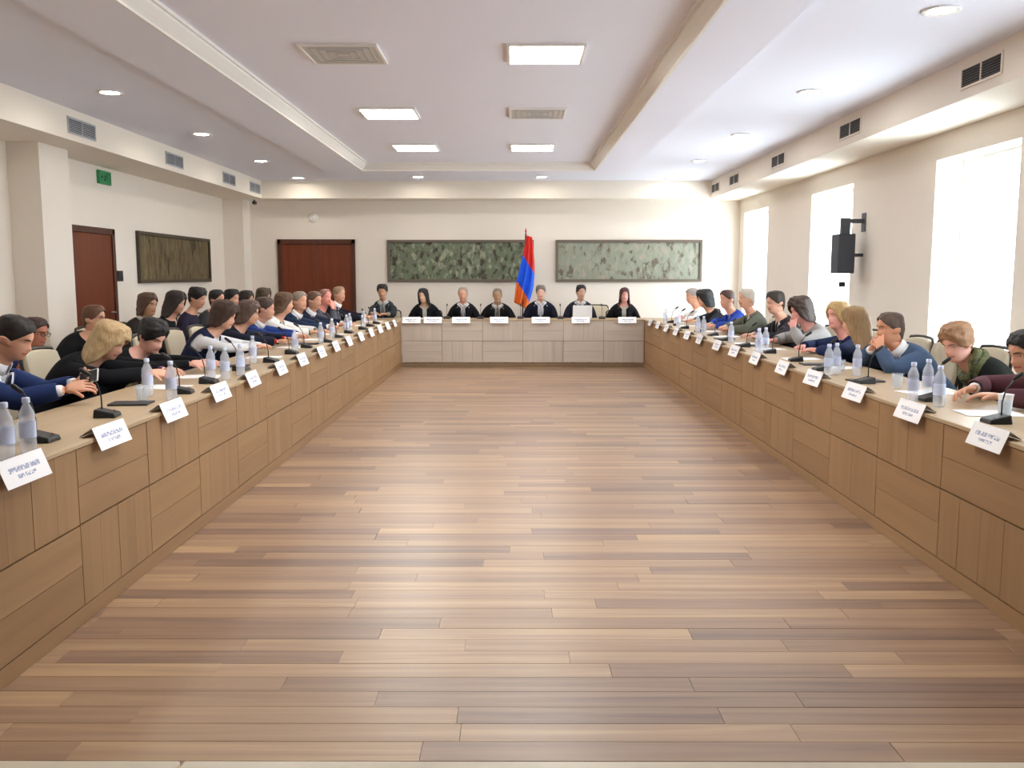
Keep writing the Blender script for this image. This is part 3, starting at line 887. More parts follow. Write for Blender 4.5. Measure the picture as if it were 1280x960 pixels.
def hair_mat(col):
    key = ('hair', col)
    if key in MC: return MC[key]
    m, N, L, b = nodes('hair')
    tc = N.new('ShaderNodeTexCoord'); mp = N.new('ShaderNodeMapping'); mp.inputs['Scale'].default_value = (90, 90, 9)
    nz = N.new('ShaderNodeTexNoise'); nz.inputs['Scale'].default_value = 1; nz.inputs['Detail'].default_value = 4
    L.new(tc.outputs['Object'], mp.inputs[0]); L.new(mp.outputs[0], nz.inputs['Vector'])
    c = srgb(*col); mx = N.new('ShaderNodeMix'); mx.data_type = 'RGBA'
    mx.inputs[6].default_value = tuple(x * .55 for x in c[:3]) + (1,); mx.inputs[7].default_value = tuple(min(1, x * 1.4) for x in c[:3]) + (1,)
    L.new(nz.outputs['Fac'], mx.inputs[0]); L.new(mx.outputs[2], b.inputs['Base Color'])
    b.inputs['Roughness'].default_value = .58
    bp = N.new('ShaderNodeBump'); bp.inputs['Strength'].default_value = .5; bp.inputs['Distance'].default_value = .006
    L.new(nz.outputs['Fac'], bp.inputs['Height']); L.new(bp.outputs['Normal'], b.inputs['Normal'])
    MC[key] = m; return m

HTEX = []
for sc_ in (.018, .030):
    t_ = bpy.data.textures.new('hair_locks', 'CLOUDS'); t_.noise_scale = sc_; t_.noise_depth = 2; HTEX.append(t_)
def make_hair(B, style, col, parent, lvl):
    zl, tt, tl, fl_ = HAIR[style]
    hc, u, f, n = B.hc, B.hu, B.hf, B.hn
    long_ = style in ('bob', 'fullbob', 'long', 'wavy')
    ts = [0, .22, .45, .66, .84, .95]
    vs = []; fs = []
    rnd = random.Random(sum(col) + int(hc.z * 1000))
    amp = {'long': .010, 'bob': .011, 'fullbob': .014, 'wavy': .016, 'pixie': .008, 'up': .003}.get(style, .007)
    lock = [rnd.uniform(-amp, amp) for _ in range(NC)]
    for t in ts:
        for j, a in enumerate(HA):
            jj = min(j, NC - j); lo = zl[jj]
            z = lo + (.216 - lo) * (1 - (1 - t) ** 1.35 if lo > .05 else t)
            hx, hf_, hb_ = head_prof(max(z, .085) if long_ else max(z, .012))
            th = tl + (tt - tl) * min(1, t * 2.2)
            if long_ and z < .09 and lo < .06: hx += fl_ * (.09 - max(z, -.1)) / .19; hb_ += fl_ * .6
            if z < -.02: hb_ -= .012 * (-.02 - z) / .1
            ff = hf_ if math.cos(a) > 0 else hb_
            up = max(0, (z - .12) / .1)
            th *= 1 + (rnd.random() - .5) * .25
            th += lock[j] * (1 - t)
            z += lock[j - 3] * .8 * (1 - t)
            vs.append(hc + u * ((hx + th) * math.sin(a)) + f * ((ff + th) * math.cos(a)) + n * (z + th * up))
    m = len(ts)
    for i in range(m - 1):
        for j in range(NC):
            k = (j + 1) % NC; fs.append((i * NC + j, i * NC + k, (i + 1) * NC + k, (i + 1) * NC + j))
    vs.append(hc + n * (.224 + tt) - f * .008); c = len(vs) - 1
    for j in range(NC): fs.append(((m - 1) * NC + j, (m - 1) * NC + (j + 1) % NC, c))
    o = cage_object('hair', vs, fs, [0] * len(fs), [hair_mat(col)], parent, lvl, .010 if tl < .012 else .018)
    tx = HTEX[style in ('fullbob', 'bob', 'long', 'pixie', 'wavy')]
    md = o.modifiers.new('locks', 'DISPLACE'); md.texture = tx; md.texture_coords = 'LOCAL'; md.mid_level = .5; md.strength = .022 if style in ('fullbob', 'pixie', 'bob', 'wavy') else .010
    if style == 'up':
        b = MB(); cc = hc + n * .17 - f * .12
        q = []
        for k in range(7):
            a = math.pi * k / 6; q.append((.045 * math.sin(a) + .001, -.045 * math.cos(a)))
        b.lathe(q, 12, tuple(cc)); b.build('hair_bun', hair_mat(col), parent)
    return o

EYE = MB()
_pr = [(.0125 * math.sin(math.pi * k / 10) + 1e-5, -.0125 * math.cos(math.pi * k / 10)) for k in range(11)]
EYE.lathe(_pr, 12, (0, 0, 0), axis='y')
for i_, f_ in enumerate(EYE.f):
    yy = sum(EYE.v[k][1] for k in f_) / len(f_)
    if yy > .0098: EYE.m[i_] = 1
EYE_ME = EYE.mesh('eye', [plain((225, 218, 212), .3, .02, name='eye_white'), plain((38, 26, 20), .2, .1, name='iris')])

def person(px, py, crown, face, label, group=None, skin=(214, 160, 132), hair='short', hcol=(45, 32, 26), top=(225, 225, 228), jacket=None, tie=None, trousers=(36, 36, 42),
           yaw=0, pitch=8, hunch=12, roll=0, twist=0, pose='rest', build=1.0, fem=False, lvl=1, edge=None, collar=None, scarf=None, glasses=False, lap=None, vest=False, name='person', lo=-14, hi=48, chair=True, lanyard=None, seat_back=0):
    """px, py: where the head stands in the room; crown: height of the top of the head; face: heading in degrees (0 = +y)."""
    def trial(ln):
        b = Body(ln, hunch, roll, twist, yaw, pitch, build, fem)
        p, u, w, d = b.spine(.535)
        hp = b.pitch; f = Vector((0, math.cos(hp), -math.sin(hp))); n = Vector((0, math.sin(hp), math.cos(hp)))
        nd_ = (d * .6 + n * .4 + f * .12).normalized()
        hc = p + nd_ * .066
        return hc, max((hc + n * .235).z, (hc + n * .2 - f * .06).z)
    a, b_ = 0.0, float(hi)
    if trial(a)[1] < crown: ln = a
    else:
        for _ in range(24):
            m = (a + b_) / 2
            if trial(m)[1] > crown: a = m
            else: b_ = m
        ln = (a + b_) / 2
    hc = trial(ln)[0]
    dz = crown - trial(ln)[1]                    # tall sitters: raise the whole figure a little
    dz = max(-.09, min(.06, dz))
    fw = Vector((-math.sin(R(face)), math.cos(R(face)), 0))
    headc = hc + Vector((0, .0, .1))
    root = empty(name, (px - fw.x * headc.y, py - fw.y * headc.y, dz), face)
    # distance from the pelvis to the desk edge on the person's side
    def tbl(x): return x
    if edge is None: D = .3
    else:
        ax, val = edge
        D = ((val - root.location.x) * fw.x) if ax == 'x' else ((val - root.location.y) * fw.y)
    zt = ZT + .062 - dz
    ch = hc.z; cy = hc.y + .09
    P = {
        'rest': (dict(clear=(D, ZT - dz + .060), w=(-.17, D + .13, zt), h=(.35, 1, .06), d=(0, 0, 1)), dict(clear=(D, ZT - dz + .060), w=(.17, D + .13, zt), h=(-.35, 1, .06), d=(0, 0, 1))),
        'fold': (dict(clear=(D, ZT - dz + .060), w=(-.13, D + .12, zt), h=(1, .45, .06), d=(0, 0, 1)), dict(clear=(D, ZT - dz + .060), w=(.13, D + .15, zt + .01), h=(-1, .45, .06), d=(0, 0, 1))),
        'write': (dict(clear=(D, ZT - dz + .060), w=(-.16, D + .15, zt), h=(.5, 1, .06), d=(0, 0, 1)), dict(clear=(D, ZT - dz + .060), w=(.10, D + .16, zt + .01), h=(-.4, 1, -.1), d=(.5, 0, .8), curl=30)),
        'phone': (dict(w=(-.03, D + .05, zt + .05), h=(.5, 1, .25), d=(-.8, .1, -.3), curl=35), dict(w=(.12, D + .06, zt + .03), h=(-.4, 1, .2), d=(.6, 0, .6), curl=35)),
        'clasp': (dict(fwd=.45, clear=(D, ZT - dz + .012), w=(-.075, cy + .035, ch - .045), h=(.45, -.05, 1), d=(-.6, .7, 0), curl=40, pole=(-.9, .3, -.55)), dict(fwd=.45, clear=(D, ZT - dz + .012), w=(.075, cy + .035, ch - .045), h=(-.45, -.05, 1), d=(.6, .7, 0), curl=40, pole=(.9, .3, -.55))),
        'cheek': (dict(clear=(D, ZT - dz + .064), w=(-.085, cy + .045, ch - .07), h=(.15, -.2, 1), d=(-.7, .7, 0), curl=30, pole=(-.9, .2, -.5)), dict(clear=(D, ZT - dz + .060), w=(.14, D + .13, zt), h=(-.5, 1, .06), d=(0, 0, 1))),
        'lap': (dict(w=(-.10, .33, .66), h=(.5, 1, -.1), d=(0, .1, 1)), dict(w=(.10, .33, .67), h=(-.5, 1, -.1), d=(0, .1, 1))),
        'read': (dict(w=(-.11, .40, .72), h=(.3, 1, .2), d=(-.7, 0, -.5), curl=32), dict(w=(.11, .40, .72), h=(-.3, 1, .2), d=(.7, 0, -.5), curl=32)),
    }[pose]
    B = Body(ln, hunch, roll, twist, yaw, pitch, build, fem)
    B.ear = .35 if hair in ('bob', 'fullbob', 'long', 'wavy') else 1.0
    B.make(*P)
    MATS = [plain(skin, .5, .05, 40, name='skin'), plain(top, .8, .07, 90, .05, name='cloth', spec=.15), plain(trousers, .85, .08, 60, name='trouser_cloth', spec=.15), plain((22, 20, 20), .4, name='shoe_leather'),
            plain((max(0, skin[0] - 26), int(skin[1] * .68), int(skin[2] * .70)), .4, .05, name='lips')]
    MI = {'head': 0, 'hand': 0, 'neck': 0, 'neckbase': 1 if collar else 0, 'lip': 4, 'torso': 1, 'arm': 1, 'leg': 2, 'shoe': 3}
    mi = [MI[t] for t in B.t]
    body = cage_object('body', B.v, B.f, mi, MATS, root, lvl)
    if hair: make_hair(B, hair, hcol, root, 2)
    for sd in (1, -1):
        e = link('eye', EYE_ME, root)
        q = B.hc + B.hn * .113 + B.hu * (.0325 * sd) + B.hf * .0615
        m3 = Matrix((B.hu, B.hf, B.hn)).transposed()
        e.matrix_local = Matrix.Translation(q) @ m3.to_4x4()
        if lvl > 1:
            mb = MB(); mb.tube([B.hc + B.hn * (.131 + hz) + B.hu * (x * sd) + B.hf * y for x, y, hz in ((.014, .094, 0), (.032, .088, .004), (.05, .074, 0))], [.003, .004, .002], 6)
            mb.build('eyebrow', hair_mat(tuple(int(c * .7) for c in hcol)), root)
    if jacket:
        bm = bmesh.new()
        vv = [bm.verts.new(v) for v in B.v]
        for f in B.f: bm.faces.new([vv[i] for i in f])
        bmesh.ops.recalc_face_normals(bm, faces=bm.faces); bm.normal_update()
        nrm = [v.normal.copy() for v in vv]; bm.free()
        off = [v + n * .016 for v, n in zip(B.v, nrm)]
        ring_of = {}
        for i, rg in enumerate(B.rings):
            for j, q in enumerate(rg): ring_of[q] = (i, j)
        last = {q for sd in (1, -1) for q in B.arm_rings[sd][7]}
        keep = []
        for f, t in zip(B.f, B.t):
            k = t in ('torso', 'arm')
            if k and t == 'arm' and (vest or any(q in last for q in f)): k = False
            if k and t == 'torso':
                rj = [ring_of[q] for q in f if q in ring_of]
                if len(rj) == 4:
                    rmin = min(r for r, j in rj); js = {j for r, j in rj}
                    fr = js <= {0, 1, 13}; fr2 = js <= {0, 1, 2, 12, 13}
                    if rmin >= 5 and fr: k = False
                    if rmin >= 8 and fr2: k = False
            keep.append(k)
        nv, nf = sub_cage(off, B.f, keep)
        cage_object('jacket' if not vest else 'waistcoat', nv, nf, [0] * len(nf), [plain(jacket, .8, .10, 70, .05, name='jacket_cloth', spec=.15)], root, lvl, .010)
        # lapels folded back along the opening
        for sd in (1, -1):
            if vest: break
            j1, j2 = (1, 2) if sd > 0 else (13, 12)
            pts = [off[B.rings[4][0]] * .6 + off[B.rings[4][j1]] * .4, off[B.rings[5][j1]], off[B.rings[6][j1]], off[B.rings[7][j1]], off[B.rings[8][j1]], off[B.rings[9][j2]]]
            w_ = [.006, .03, .045, .05, .04, .02]
            p, u, w, d = B.spine(.38)
            mb = MB(); vs = []
            for q, ww in zip(pts, w_):
                vs += [q + w * .010 - u * sd * .022 * (ww > .02), q + w * .012 + u * sd * ww]
            mb.add(vs, [(2 * i, 2 * i + 1, 2 * i + 3, 2 * i + 2) for i in range(5)], 0, True)
            o = mb.build('lapel', plain(tuple(max(0, int(c * .92)) for c in jacket), .75, .08, 70, name='lapel_cloth', spec=.15), root)
            md = o.modifiers.new('solid', 'SOLIDIFY'); md.thickness = .006; md.offset = 0
    if tie:
        p, u, w, d = B.spine(.3)
        rw = [(9, .014), (8, .012), (7, .022), (6, .027), (5, .031), (4, .034)]
        vs = []
        for r_, ww in rw:
            q = B.v[B.rings[r_][0]] + w * .008
            vs += [q - u * ww, q + w * .006, q + u * ww]
        mb = MB(); mb.add(vs, [(3 * i + k, 3 * i + k + 1, 3 * i + k + 4, 3 * i + k + 3) for i in range(5) for k in range(2)], 0, True)
        o = mb.build('tie', plain(tie, .5, .1, 80, name='tie_silk'), root); md = o.modifiers.new('solid', 'SOLIDIFY'); md.thickness = .005; md.offset = 0
    if collar:
        p, u, w, d = B.spine(.53)
        mb = MB(); vs = []; n = 18
        for k in range(n + 1):
            a = R(14) + (2 * math.pi - R(28)) * k / n
            r1 = u * (.072 * math.sin(a)) + w * (.069 * math.cos(a))
            vs += [p + r1 * 1.0 + d * .040, p + r1 * 1.10 + d * (.012 - .012 * math.cos(a)), p + r1 * 1.10 - d * (.006 + .022 * max(0, math.cos(a)))]
        mb.add(vs, [(3 * k + i, 3 * k + i + 1, 3 * k + i + 4, 3 * k + i + 3) for k in range(n) for i in range(2)], 0, True)
        o = mb.build('collar', plain(collar, .7, .03, 80, name='collar_cloth'), root); md = o.modifiers.new('solid', 'SOLIDIFY'); md.thickness = .004
    if scarf:
        p, u, w, d = B.spine(.51)
        mb = MB(); n = 20
        for lay in range(2):
            pts = []
            for k in range(n):
                a = 2 * math.pi * k / n
                pts.append(p + u * ((.105 - .015 * lay) * math.sin(a)) + w * ((.10 - .012 * lay) * math.cos(a)) + d * (.0 + .035 * lay - .055 * max(0, math.cos(a)) + .012 * math.sin(3 * a + lay)))
            mb.tube(pts, .030, 8, 0, True)
        q = p + w * .12 - d * .05
        mb.tube([q, q - d * .08 + w * .03 + u * .02, q - d * .2 + w * .02 + u * .04], [.03, .034, .03], 8)
        m = relief_mat('patterned_scarf', scarf, 40, 40, 2.0); mb.build('scarf', m, root)
    if lanyard:
        p, u, w, d = B.spine(.35)
        mb = MB()
        for sd in (1, -1):
            pts = [B.v[B.rings[9][2 if sd > 0 else 12]] + w * .025, B.v[B.rings[8][1 if sd > 0 else 13]] + w * .03, B.v[B.rings[6][1 if sd > 0 else 13]] + w * .03 - u * sd * .02, B.v[B.rings[4][0]] + w * .03]
            mb.tube(pts, .009, 6)
        mb.build('lanyard', plain(lanyard, .5, .05, name='lanyard_ribbon'), root)
        q = B.v[B.rings[4][0]] + w * .035
        m2 = MB(); m2.box(-.045, .045, -.003, .003, -.13, 0); o = m2.build('badge', M['paper'], root, .001)
        o.matrix_local = Matrix.Translation(q) @ Matrix((u, w, d)).transposed().to_4x4()
    if glasses:
        mb = MB(); q = B.hc + B.hn * .112
        for sd in (1, -1):
            pts = [q + B.hu * (.034 * sd + .023 * math.cos(a)) + B.hn * (.017 * math.sin(a)) + B.hf * .100 for a in [2 * math.pi * k / 14 for k in range(14)]]
            mb.tube(pts, .0022, 6, 0, True)
            mb.tube([q + B.hu * .057 * sd + B.hf * .098, q + B.hu * .083 * sd + B.hf * .05, q + B.hu * .085 * sd - B.hf * .012], .002, 6)
        mb.tube([q - B.hu * .011 + B.hf * .103, q + B.hu * .011 + B.hf * .103], .0022, 6)
        mb.build('glasses', M['black'], root)
    tag(root, label, 'person', group)
    root['seat'] = 1
    if chair:
        SEATS.append((root.location.x - fw.x * seat_back, root.location.y - fw.y * seat_back, face, dz, label))
    return root, B

SEATS = []
GL, GB, GR, GH = 'sitters along the door-side desk', 'sitters in the second line by the wall', 'sitters along the window-side desk', 'sitters at the head desk'
EL, ER, EH = ('x', -2.47), ('x', 2.75), ('y', DESK_FRONT + .6)
def left(hy, crown, label, hx=-2.72, **k): return person(hx, hy, crown, -90, label, GL, edge=EL, **k)
def backrow(hy, crown, label, hx=-3.6, **k): return person(hx * 1.075, hy * 1.075, 1.49 - (1.49 - crown) * 1.075, -90, label, GB, **dict(dict(pose='lap'), **k))
def right(hy, crown, label, hx=2.82, **k): return person(hx, hy, crown, 90, label, GR, edge=ER, **k)
def head(hx, crown, label, hy=15.55, **k): return person(hx, hy, crown, 180, label, GH, edge=EH, **k)

NAVY, DNAVY, BLACK, CHAR = (36, 48, 84), (26, 32, 52), (22, 23, 28), (58, 62, 70)
DARK, BROWN, BLOND, GREY = (30, 24, 22), (74, 50, 36), (200, 170, 126), (150, 142, 134)
# --- door-side desk, camera end first
PHONE = left(5.0, 1.27, 'person in navy suit with white lanyard holding a phone over the desk', hx=-2.84, pose='phone', jacket=(38, 54, 98), top=(236, 236, 240), lanyard=(240, 240, 244), hcol=DARK, yaw=8, pitch=24, lvl=2, collar=(236, 236, 240))
left(6.0, 1.18, 'blonde person in black jacket looking down at papers beside the mobile phone user', hx=-2.76, pose='write', jacket=BLACK, top=(122, 84, 112), hair='wavy', hcol=(192, 164, 122), fem=True, yaw=-4, pitch=30, lvl=2, hunch=22, skin=(224, 172, 146))
left(6.66, 1.165, 'black-haired person in black sweater bending over the desk', hx=-2.72, pose='write', top=(24, 25, 30), hair='pixie', hcol=(24, 22, 24), fem=True, yaw=-24, pitch=30, lvl=2, hunch=22, skin=(232, 178, 160))
left(8.28, 1.255, 'brown-haired person in white shirt and navy waistcoat with arms on desk', hx=-2.70, pose='fold', top=(236, 238, 244), jacket=(30, 36, 64), vest=True, hair='fullbob', hcol=(66, 44, 34), fem=True, yaw=-6, pitch=18, lvl=2, hunch=20, skin=(222, 172, 146))
left(9.12, 1.25, 'person in dark navy jacket over a red sweater', hx=-2.72, pose='rest', top=(176, 40, 36), jacket=(34, 38, 54), hair='bob', hcol=(92, 70, 60), fem=True, yaw=10, pitch=12, lvl=2)
left(9.75, 1.27, 'person in royal blue suit and white shirt', hx=-2.72, pose='fold', top=(238, 238, 242), jacket=(34, 56, 120), hcol=(70, 50, 40), yaw=12, pitch=8, lvl=1, collar=(238, 238, 242))
left(10.6, 1.30, 'brown-haired person in a white jacket', hx=-2.72, pose='rest', top=(120, 140, 120), jacket=(228, 226, 224), hair='bob', hcol=(92, 66, 44), fem=True, yaw=15, pitch=5, lvl=1)
left(11.45, 1.30, 'grey-haired person in dark blue suit and white shirt before the double door', hx=-2.72, pose='fold', top=(232, 232, 236), jacket=(30, 44, 70), hcol=(140, 126, 112), hair='crop', yaw=-30, pitch=0, lvl=1, collar=(236, 236, 240))
left(12.25, 1.29, 'person in navy suit, head lowered, before the double door', hx=-2.72, pose='rest', top=(226, 226, 230), jacket=DNAVY, hcol=(110, 80, 66), hair='crop', yaw=-25, pitch=6, lvl=1, collar=(232, 232, 236))
left(13.0, 1.31, 'bald pink-faced person in grey suit before the double door', hx=-2.72, pose='clasp', top=(60, 60, 66), jacket=(78, 80, 90), hcol=(150, 110, 96), hair='receding', yaw=-35, pitch=0, lvl=1, skin=(226, 150, 134))
left(14.35, 1.33, 'fair-haired person in dark suit at the far end of the door-side desk', hx=-2.78, pose='rest', top=(236, 236, 240), jacket=(24, 26, 38), hcol=(156, 128, 100), hair='crop', yaw=-25, pitch=0, lvl=1, collar=(240, 240, 244))
# --- second line by the wall
backrow(6.75, 1.19, 'person with glasses and blue jacket over checked shirt, behind the phone user', pose='read', hx=-3.62, jacket=(54, 68, 116), top=(200, 198, 214), hcol=(62, 42, 34), hair='crop', glasses=True, skin=(190, 122, 96), pitch=14, yaw=-8, lvl=2, hunch=20, collar=(214, 214, 226))
backrow(7.66, 1.25, 'brown-haired person in black coat sitting behind the blonde person', hx=-3.58, jacket=(20, 20, 24), top=(30, 30, 34), hcol=(106, 72, 50), hair='short', pitch=4, yaw=-4, lvl=2, skin=(222, 170, 140))
backrow(8.85, 1.33, 'brown-haired person in a dark brown coat and pale scarf under the tapestry', hx=-3.6, top=(40, 34, 32), jacket=(46, 40, 38), hcol=(84, 58, 44), hair='bob', fem=True, yaw=-20, pitch=6, lvl=2, collar=(190, 184, 176), skin=(196, 148, 116))
backrow(9.55, 1.33, 'long-haired dark person in black under the tapestry', hx=-3.6, top=BLACK, hcol=(42, 30, 26), hair='wavy', fem=True, yaw=-8, pitch=12, lvl=1)
backrow(10.2, 1.36, 'dark-haired person in purple-black top under the tapestry', hx=-3.6, top=(46, 40, 60), hcol=DARK, hair='pixie', fem=True, yaw=-10, pitch=14, lvl=1)
backrow(10.92, 1.33, 'black-haired person in grey jacket beyond the tapestry edge', hx=-3.6, top=(150, 146, 142), jacket=(54, 54, 58), hcol=DARK, yaw=-15, pitch=4, lvl=1)
backrow(11.5, 1.32, 'black-haired person in black jacket sixth in the line by the wall', hx=-3.6, top=(120, 120, 124), jacket=(30, 30, 34), hcol=(28, 24, 22), build=.92, hair='quiff', yaw=-15, pitch=4, lvl=1)
backrow(12.1, 1.30, 'dark-haired person in brown cardigan seventh in the line by the wall', hx=-3.6, top=(84, 64, 54), hcol=(48, 36, 30), hair='bob', fem=True, yaw=-10, pitch=6, lvl=1)
backrow(12.95, 1.31, 'person with curly brown hair at the end of the line by the wall', hx=-3.6, top=(96, 92, 78), hcol=(78, 62, 44), hair='fullbob', fem=True, yaw=-10, pitch=6, lvl=1)
# --- head desk, with the corner sitter
person(-2.28, 15.72, 1.345, 180, 'dark-haired person in charcoal suit at the corner between door-side and head desks', GH, edge=EH, pose='fold', top=(190, 190, 190), jacket=(52, 58, 60), hcol=(38, 32, 28), hair='quiff', lvl=1, tie=(120, 120, 124), collar=(214, 212, 212), skin=(200, 152, 122))
head(-1.54, 1.29, 'long black-haired person in black jacket at the head desk', pose='lap', top=(200, 196, 190), jacket=(24, 24, 28), hair='long', hcol=(22, 20, 20), fem=True, lvl=1, skin=(214, 176, 150), pitch=12, yaw=-20)
head(-.88, 1.31, 'balding person in white shirt and black suit at the head desk', pose='lap', build=.93, top=(232, 232, 236), jacket=(26, 25, 27), hair='receding', hcol=(170, 150, 136), lvl=1, tie=(150, 150, 160), collar=(214, 212, 212), skin=(216, 164, 138))
head(-.29, 1.29, 'grey-haired tanned person in black suit beside the flag', pose='lap', top=(170, 166, 160), jacket=(26, 25, 27), hair='receding', hcol=(128, 118, 104), lvl=1, tie=(96, 92, 90), collar=(214, 212, 212), skin=(176, 138, 108))
head(.45, 1.34, 'grey-haired person in navy suit and pale tie on the window side of the flag', pose='lap', top=(228, 228, 234), jacket=(26, 28, 44), hair='short', hcol=(120, 112, 106), lvl=1, tie=(170, 170, 186), collar=(214, 212, 212), skin=(222, 176, 156), build=1.08)
head(1.13, 1.345, 'black-haired person in dark suit behind a white screen at the head desk', pose='lap', top=(206, 204, 208), jacket=(40, 40, 54), hair='short', hcol=(24, 22, 24), lvl=1, tie=(90, 90, 110), collar=(214, 212, 212), skin=(196, 156, 132), yaw=12, pitch=6)
head(1.88, 1.30, 'auburn-haired person in black jacket at the window end of the head desk', pose='lap', top=(206, 206, 196), jacket=(24, 24, 26), hair='long', hcol=(74, 32, 34), fem=True, lvl=1, skin=(226, 170, 160))
# --- window-side desk, camera end first
right(4.98, 1.20, 'person in maroon jacket with both arms on desk, cut off by the picture edge', hx=2.87, pose='write', top=(226, 224, 224), jacket=(86, 52, 58), hair='short', hcol=(26, 22, 24), lvl=2, pitch=18, yaw=10, hunch=20)
right(5.85, 1.185, 'short-haired dark blond person in black jacket with a green-gold scarf', hx=2.90, pose='lap', top=(30, 32, 34), jacket=(26, 30, 28), hair='pixie', hcol=(156, 116, 82), fem=True, scarf=[(40, 44, 30), (96, 96, 52), (60, 72, 48), (136, 128, 78)], lvl=2, pitch=22, yaw=24, hunch=24, skin=(222, 166, 148))
right(6.85, 1.225, 'person in blue-grey suit with hands clasped at the mouth', hx=2.87, pose='clasp', top=(238, 238, 240), jacket=(66, 84, 110), hair='crop', hcol=(84, 66, 54), lvl=2, pitch=6, yaw=4, hunch=16, collar=(240, 240, 242), skin=(214, 152, 120), lanyard=(110, 140, 190))
right(7.45, 1.245, 'person with long light brown hair hiding the face, in black', hx=2.84, pose='lap', top=(30, 26, 28), hair='long', hcol=(142, 112, 74), fem=True, lvl=2, pitch=10, yaw=-30)
right(8.02, 1.27, 'blond person in navy jacket facing into the room', hx=2.88, pose='fold', top=(36, 48, 92), jacket=(34, 44, 78), hair='bob', hcol=(186, 156, 100), fem=True, lvl=2, pitch=4, yaw=22, skin=(226, 164, 150))
right(8.95, 1.28, 'dark brown-haired person in grey cardigan leaning the cheek on a hand', hx=2.86, pose='cheek', top=(150, 148, 146), jacket=(146, 142, 140), hair='fullbob', hcol=(58, 40, 28), fem=True, lvl=2, pitch=14, yaw=14, skin=(226, 162, 150))
right(9.78, 1.335, 'dark-haired person in dark suit reaching across the desk', hx=2.84, pose='rest', top=(214, 208, 206), jacket=(42, 38, 42), hair='short', hcol=(46, 36, 24), lvl=1, pitch=10, yaw=16, skin=(210, 160, 136))
right(11.1, 1.345, 'white-haired person in olive-grey jacket against the far window', hx=2.86, pose='fold', top=(200, 198, 190), jacket=(96, 98, 86), hair='short', hcol=(196, 186, 174), lvl=1, pitch=4, yaw=10)
right(11.95, 1.315, 'brown-haired person in bright blue jacket', hx=2.82, pose='rest', top=(150, 170, 220), jacket=(38, 66, 156), hair='crop', hcol=(74, 42, 34), lvl=1, pitch=6, yaw=20)
right(13.1, 1.29, 'black-haired person all in black near the far end', hx=2.78, pose='rest', top=(26, 25, 30), hair='fullbob', hcol=(22, 20, 22), fem=True, lvl=1, pitch=8, yaw=0)
right(14.05, 1.31, 'grey-haired person in white shirt at the far end of the window-side desk', hx=2.78, pose='fold', top=(240, 240, 242), hair='crop', hcol=(156, 146, 140), lvl=1, pitch=8, yaw=10)

# ------------------------------------------------------------------ chairs
def make_chair():
    r = empty('upholstered_chair')
    s_ = MB(); s_.box(-.235, .235, -.22, .23, .345, .425); s_.build('seat', M['beige'], r, .028)
    b = MB(); vs = []; nx, nz = 6, 5
    for side in (0, 1):
        for j in range(nz + 1):
            for i in range(nx + 1):
                u = i / nx * 2 - 1; v = j / nz
                x = u * (.215 + .025 * v) * (1 - .10 * max(0, v - .8) / .2)
                z = .50 + .45 * v - .02 * (u * u) * (v > .9)
                yy = -.215 - .075 * v + .025 * u * u - (.0 if side else .055) * (1 - .25 * v)
                vs.append((x, yy, z))
    n = (nx + 1) * (nz + 1); fs = []
    for j in range(nz):
        for i in range(nx):
            a = j * (nx + 1) + i; q = (a, a + 1, a + nx + 2, a + nx + 1); fs.append(q); fs.append(tuple(k + n for k in q[::-1]))
    rim = [i for i in range(nx + 1)] + [(j + 1) * (nx + 1) + nx for j in range(nz)] + [nz * (nx + 1) + nx - 1 - i for i in range(nx)] + [(nz - 1 - j) * (nx + 1) for j in range(nz - 1)]
    for k in range(len(rim)):
        a, c = rim[k], rim[(k + 1) % len(rim)]; fs.append((a, a + n, c + n, c))
    b.add(vs, fs, 0, True); o = b.build('backrest', M['beige'], r, .012)
    pts = [(x, y - .0, z) for x, y, z in ((-.219, -.243, .5), (-.238, -.296, .84), (-.234, -.306, .92), (-.212, -.312, .948), (-.11, -.326, .956), (0, -.330, .958), (.11, -.326, .956), (.212, -.312, .948), (.234, -.306, .92), (.238, -.296, .84), (.219, -.243, .5))]
    MB().tube(pts, .013, 8).build('back_frame', M['chair_leg'], r)
    for x, y in ((-.2, .19), (.2, .19), (-.2, -.19), (.2, -.19)):
        MB().tube([(x, y, .35), (x * 1.06, y * 1.12, 0)], [.017, .012], 8).build('leg', M['chair_leg'], r)
    return r
ch0 = make_chair(); first = True
def short(lb): return ' '.join(lb.split()[:9])
def who(lb):
    w = lb.replace(',', '').split()
    stop = [i for i, q in enumerate(w) if q in ('at', 'with', 'looking', 'bending', 'holding', 'hiding', 'before', 'under', 'beside', 'behind', 'leaning', 'reaching', 'against', 'facing', 'near', 'sitting', 'beyond', 'sixth', 'seventh', 'on', 'head')]
    n = min(stop[0] if stop and stop[0] >= 4 else 9, 9)
    return w, n
used_lab = set()
for (x, y, a, dz, lb) in SEATS:
    c = ch0 if first else copy_tree(ch0); first = False
    fw = Vector((-math.sin(R(a)), math.cos(R(a)), 0))
    c.location = (x - fw.x * .03, y - fw.y * .03, min(0, dz)); c.rotation_euler = (0, 0, R(a))
    if a == 180: c.scale = (1, 1, .92)
    w, n = who(lb); t = 'beige chair of the ' + ' '.join(w[:n])
    while t in used_lab and n < len(w): n += 1; t = 'beige chair of the ' + ' '.join(w[:n])
    used_lab.add(t)
    tag(c, t, 'chair', 'beige upholstered chairs')
for (x, y, a, lb) in ((-3.12, 7.47, -90, 'empty beige chair between the black sweater and white shirt sitters'), (3.12, 10.45, 90, 'empty beige chair before the pillar between two far windows'), (2.95, 14.75, 110, 'empty beige chair at the corner of head and window-side desks'),
                      (1.5, 16.5, 180, 'empty pale chair behind the head desk near its window end')):
    c = copy_tree(ch0); c.location = (x, y, 0); c.rotation_euler = (0, 0, R(a)); tag(c, lb, 'chair', 'beige upholstered chairs')

